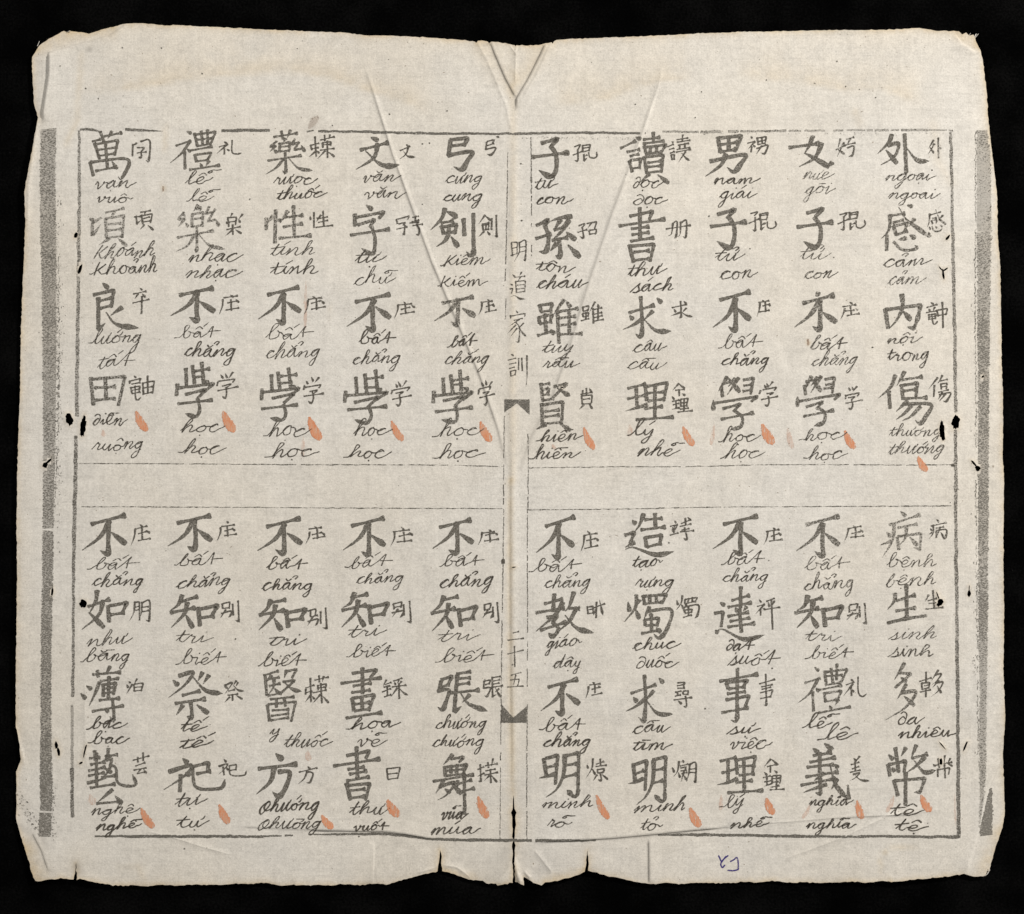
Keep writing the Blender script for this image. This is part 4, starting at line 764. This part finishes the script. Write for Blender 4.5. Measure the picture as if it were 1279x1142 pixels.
for s, w, wear, br in (("101,162.5 115,162 127,165", [3, 4, 3], .2, 0), ("157,162 180,163 204,164.5", [4, 3.4, 1.2], .15, 0), ("277,163.5 337,163", 4, .2, 0), ("384,164 392,162.5", 2, .2, 0),
                       ("398,164 440,164.5 490,165.5 540,167 600,167.5 640,167.5 700,166.5 760,166.5 806,167", 3.4, .15, 0), ("828,164.5 880,165 930,164 985,163.5", 4.0, .75, .25), ("985,163.5 1050,163 1110,163 1190,163", 3.2, .85, .6),
                       ("119,1044 145,1044 200,1044.5 260,1044.5 320,1045 352,1044", [2.4, 4, 4.2, 4, 3.6, 2.0], .05, 0), ("356,1043.5 366,1043", 2, .3, 0), ("386,1042 430,1042 472,1041.5 505,1043.5 535,1048 575,1049 640,1049.5 664,1049.5", [1.5, 3, 3.6, 3.8, 3.6, 4, 4.2, 3.8], .05, 0),
                       ("669,1049.5 700,1049.5 744,1049.5", [3.8, 4, 2.6], .05, 0), ("822,1043 850,1042.5 930,1043.5 985,1044.5 1060,1045 1110,1044 1150,1045 1197,1045", [2, 4, 4, 4, 3.6, 3.6, 3.6, 4.4], .1, 0)):
    line('border_line', pts(s), w, wear, step=2.5 if br else 7, broken=br)
for s, w, wear, br in (("99.5,163 99.5,230 99,290 98,370 97,450 96,520", [3.5, 4, 5, 5, 5, 5], .62, 0), ("95.5,545 94.5,600 93,660 92.5,700 92,780 91,870", [5, 5.4, 5, 4, 3.4, 4.4], .5, 0), ("90.5,880 90.5,960", 4.2, .95, 0), ("90.5,960 91,1020", 5, .45, 0),
                       ("1187,166 1188.5,230 1190,300 1191.5,380 1192.5,450 1193,515", [4.5, 4, 4.5, 4.5, 4.5, 4.5], .6, 0), ("1193,537 1193.5,620 1194,700 1195,800", 4.6, .55, 0), ("1195,800 1196,900 1196.5,980 1197,1046", [4.6, 4.6, 4.8, 5.4], .4, 0)):
    line('border_line', pts(s), w, wear, step=6, wobble=.3)
for s in ("98,579 230,579.5", "237,579.5 370,580.5", "376,580.5 560,581", "568,581.2 629,583", "660,584.5 780,583 850,583", "856,583 960,580.5 1060,580.5", "1066,580.5 1126,581", "1132,581 1190,580.5", "103,633 250,633.5 400,634.5 627,635.5", "659,637 760,636 900,633.5", "904,633.4 1060,632.5 1188,632"):
    line('ruled_line', pts(s), 1.25, .25, M_SMALL, step=4, wobble=.18)
for s, br in (("634.5,191 634,215", .9), ("634,215 633.3,262 632.2,310 631,351", .28), ("632,373 631.3,400", .8), ("630,520 629.5,560 629,600 629,630", .6), ("629.2,636 628.5,700 627.3,780 626.5,834", .2), ("626.5,834 625.5,930", .7), ("625.5,940 624.5,1047", .3),
              ("663,172 663.6,200 664,284", .55), ("664,306 664,320", .6), ("659.5,542 660,580 659.5,637", .35), ("658.8,636 658.8,690", .5), ("658.8,693 659,790", .25), ("659,800 658.6,860", .7), ("658.5,880 658,1048", .25)):
    line('ruled_line', pts(s), 1.35, .25, M_SMALL, step=2.5, broken=br, wobble=.22)
for s, r in (("628.5,699 628.5,704", 2.4), ("663.5,222 664,228", 1.4), ("1188,581 1191,581", 2)):
    ink = Ink(); ink.ribbon(pts(s), [r, r], .2); ink.build('ink_blot', M_SMALL)
# the wide worn bands outside the frame
line('border_band', pts("61,161 60,220 60.5,280 61.5,350 62,430 62,500 62,560 61,620 60.5,660"), [20, 20, 20.5, 19, 18, 17.5, 16, 15, 14], .60, M_BAND, step=4, wobble=.12)
line('border_band', pts("60.5,663 60,720 58.5,780 57.5,860 57.5,940"), [14, 14, 13.5, 13, 14.5], .42, M_BAND, step=4, wobble=.12)
line('border_band', pts("57.5,940 58,1000 57.5,1013"), [14.5, 16, 15.5], .30, M_BAND, step=4, wobble=.12)
line('border_band', pts("57,1015 56.5,1030 56.5,1045"), [16, 16.5, 16], .32, M_BAND, step=4, wobble=.12)
line('border_band', pts("1227,163 1228,185"), [16, 17], .72, M_BAND, step=4, wobble=.12)
line('border_band', pts("1228,185 1229,230 1229,290"), [17, 19, 18], 1.0, M_BAND, step=4, wobble=.2)
line('border_band', pts("1228.5,290 1228.5,340 1228,400"), [18, 17, 16], .72, M_BAND, step=4, wobble=.15)
line('border_band', pts("1228,400 1228,480 1228,560 1228,640 1227.5,730 1227.5,800"), [16, 14.5, 14, 13.5, 12.5, 12], .50, M_BAND, step=4, wobble=.12)
line('border_band', pts("1227.5,800 1227.5,860 1227,910 1227,950 1226.5,985 1224.8,1010 1222.8,1034"), [12, 10, 9, 9.5, 9, 6, 2], .72, M_BAND, step=4, wobble=.15)
line('border_band', pts("1237.5,984 1234.5,1010 1232,1030 1231,1043"), [2.5, 9, 13.5, 16], .05, M_BAND, step=3, wobble=.3)
for s, br in (("1218.5,165 1218,300 1217.5,420", .5), ("1218,420 1219,560", .35), ("1219,600 1220,760 1221,900 1222,960", .7), ("73.5,320 74,440 73,540", .85), ("72,560 69,640", .9)):
    line('border_line', pts(s), 1.4, .6, step=2.5, broken=br, wobble=.5)
# stray ticks beside the bands, where the block's ground printed
ink = Ink()
for k in range(330):
    y = random.triangular(230, 700, 440); x = 71 + random.expovariate(1 / 2.4)
    ink.ribbon([(x, y), (x + random.uniform(-1, 1.5), y + random.uniform(.6, 3))], [.5, .4], .3)
for k in range(70):
    y = random.uniform(290, 960); x = 1219 - random.expovariate(1 / 1.6)
    ink.ribbon([(x, y), (x + random.uniform(-.6, .6), y + random.uniform(.6, 3))], [.5, .4], .3)
for k in range(46):
    y = random.uniform(205, 330); ink.ribbon([(1233 + random.uniform(0, 5), y), (1238 + random.uniform(-2, 2), y - random.uniform(1, 3))], [.55, .35], .35)
for k in range(55):
    y = random.uniform(980, 1050); x = 66 + random.expovariate(1 / 2.0)
    ink.ribbon([(x, y), (x + random.uniform(-1, 2), y + random.uniform(-1, 2))], [.6, .5], .3)
for k in range(60):
    t = random.random(); x = 24 + t * 24 + random.gauss(0, 4); y = 992 + t * 50 + random.gauss(0, 5)
    ink.ribbon([(x, y), (x + random.uniform(0, 2.5), y + random.uniform(0, 3))], [.7, .4], .55)
for k in range(150):      # rubbed strokes under the top line on the right page
    x = random.uniform(648, 800) if k < 90 else random.uniform(828, 1190); y = 171.5 if k < 90 else 166
    ink.ribbon([(x, y + random.uniform(-1, 2.5)), (x + random.uniform(-.5, 2), y + random.uniform(0, 4))], [.45, .3], .75)
o = ink.build('print_fleck', M_BAND); o['kind'] = 'stuff'
def fishtail(xs, tops, bots):
    ink = Ink(); x = np.arange(xs[0], xs[-1] + .1, 1.5); a = np.interp(x, xs, tops); b = np.interp(x, xs, bots)
    ink.ribbon(list(zip(x, (a + b) / 2)), (b - a) / 2, .2, cap=0, upright=True); ink.build('fishtail_mark', M_RULE)
fishtail([630, 646, 662.5], [498.8, 498.8, 498.8], [515.5, 504, 519.5])
fishtail([626, 641, 658], [879, 896, 882], [903, 903, 903])

# ------------------------------------------------------------------ vermilion punctuation, blue number, specks
def leaf(x0, y0, x1, y1, w, mat, name, wear=.1):
    mx, my = (x0 + x1) / 2 - (x1 - x0) * .10, (y0 + y1) / 2 + 1.0
    q = catmull([(x0, y0), (mx, my), (x1, y1)], 1.6); t = np.linspace(0, 1, len(q))
    hw = w * .5 * np.interp(t, [0, .25, .6, .85, 1], [.30, .78, 1.05, .98, .55]) * (1 + .05 * rng.standard_normal(len(q)))
    ink = Ink(); ink.ribbon(q, hw + .5, wear, soft=3.2, cap=.4); ink.build(name, mat)
for it in "170,514,184,538 279,514,293,539 386,521,400,549 489,526,503,550 600,527,613,551 729,534,742,561 853,533,866,556 952,530,966,554 1055,538,1067,560 1146,570,1157,588 177,1009,192,1033 274,1005,286,1028 402,1018,416,1034 484,999,498,1019 597,995,609,1021 745,993,760,1022 862,1009,874,1032 957,997,966,1017 1070,1000,1077,1022 1150,993,1162,1013".split():
    a = [float(v) for v in it.split(',')]; leaf(a[0], a[1], a[2], a[3], random.uniform(9.5, 12.5), M_RED, 'vermilion_mark', random.uniform(.0, .12))
for it in "113,992,118,1004,10 1012,1004,1002,1022,6 1116,994,1107,1014,7 787,530,786,545,8 892,529,888,556,6 901,993,900,1012,6 129,537,131,545,7 382,352,381,410,5 384,938,386,950,9 984,535,990,560,8 1192,990,1193,1030,3 690,555,694,560,6 379,545,378,570,6".split():
    a = [float(v) for v in it.split(',')]; leaf(*a, M_FAINT, 'vermilion_offset', .35)
ink = Ink()
for s in ("1035,858 1042,872 1050,886 1064,872 1082,858", "1072,862 1054,884 1046,900 1054,916 1066,904", "1092,888 1110,878 1124,868 1130,890 1131,926", "1131,926 1108,931 1080,930"):
    q = catmull([(630 + x / 3.87, 847 + y / 3.87) for x, y in pts(s)], 1.0); ink.ribbon(q, np.full(len(q), .95), 0, soft=.9)
ink.build('blue_number', M_BLUE)
ink = Ink()
SPK = "75,83 153,60 202,61 123,124 107,111 252,92 371,61 485,75 558,139 486,143 415,157 536,179 527,180 527,255 793,131 876,115 957,100 1093,122 1045,77 1017,104 868,147 1056,108 1073,112 650,205 651,276 880,885 960,700 1089,434 964,835 640,830 585,775 1041,322 312,249 207,688 294,798 448,1045 230,1060 1158,1028 885,270 936,311 1130,970 835,678".split()
for it in SPK:
    x, y = (float(v) for v in it.split(',')); r = random.uniform(.6, 1.25)
    ink.ribbon([(x, y), (x + random.uniform(.5, 1.6), y + random.uniform(-.6, .8))], [r, r * .8], .05, soft=.9)
for k in range(150):
    x, y = random.uniform(40, 1240), random.uniform(45, 1095); r = random.uniform(.25, .6)
    ink.ribbon([(x, y), (x + random.uniform(-.8, 1.2), y + random.uniform(-.8, 1.2))], [r, r * .7], .3, soft=.9)
o = ink.build('ink_speck', M_SMALL); o['kind'] = 'stuff'
ink = Ink(); ink.ribbon(catmull([(397, 146), (391, 153), (386, 161)], 1.2), np.interp(np.linspace(0, 1, len(catmull([(397, 146), (391, 153), (386, 161)], 1.2))), [0, .3, .7, 1], [3.5, 6.5, 5.5, 3]), .95, soft=4.5)
ink.build('rust_stain', M_BROWN)
ink = Ink(); ink.ribbon([(1009, 424), (1009.5, 431)], [1.7, 1.8], .1, soft=1.6); ink.ribbon([(204, 233), (204, 239)], [1.0, 1.1], .1); ink.build('rust_stain', M_BROWN)

# ------------------------------------------------------------------ loose fibres at the torn corner
def fibre(p, r):
    q = catmull(p, 1.0); v = []; f = []
    for i, (x, y) in enumerate(q):
        rr = r * (1 - .7 * i / len(q)); z = 4.5 + 1.5 * math.sin(i * .3)
        for k in range(5):
            a = k * 2 * math.pi / 5; v.append(W(x + rr * math.cos(a), y + rr * math.cos(a) * .3, z + rr * math.sin(a)))
    for i in range(len(q) - 1):
        for k in range(5): f.append((i * 5 + k, i * 5 + (k + 1) % 5, i * 5 + 5 + (k + 1) % 5, i * 5 + 5 + k))
    o = mesh_obj('torn_fibre', v, f, M_PAPER, sheet); o.data.shade_smooth()
for p, r in (([(1215, 49), (1217, 46), (1219, 43), (1222, 44)], .8), ([(1216, 50), (1218, 47), (1222, 42.5)], .5), ([(1210, 46), (1211, 43), (1212, 42)], .5), ([(84, 41), (88, 39), (90, 39.5)], .5), ([(47, 58), (49, 54), (50, 52)], .5), ([(1233, 1090), (1235.5, 1087), (1235, 1084)], .6), ([(1229, 1094), (1232, 1092), (1235, 1088)], .7)):
    fibre(p, r)
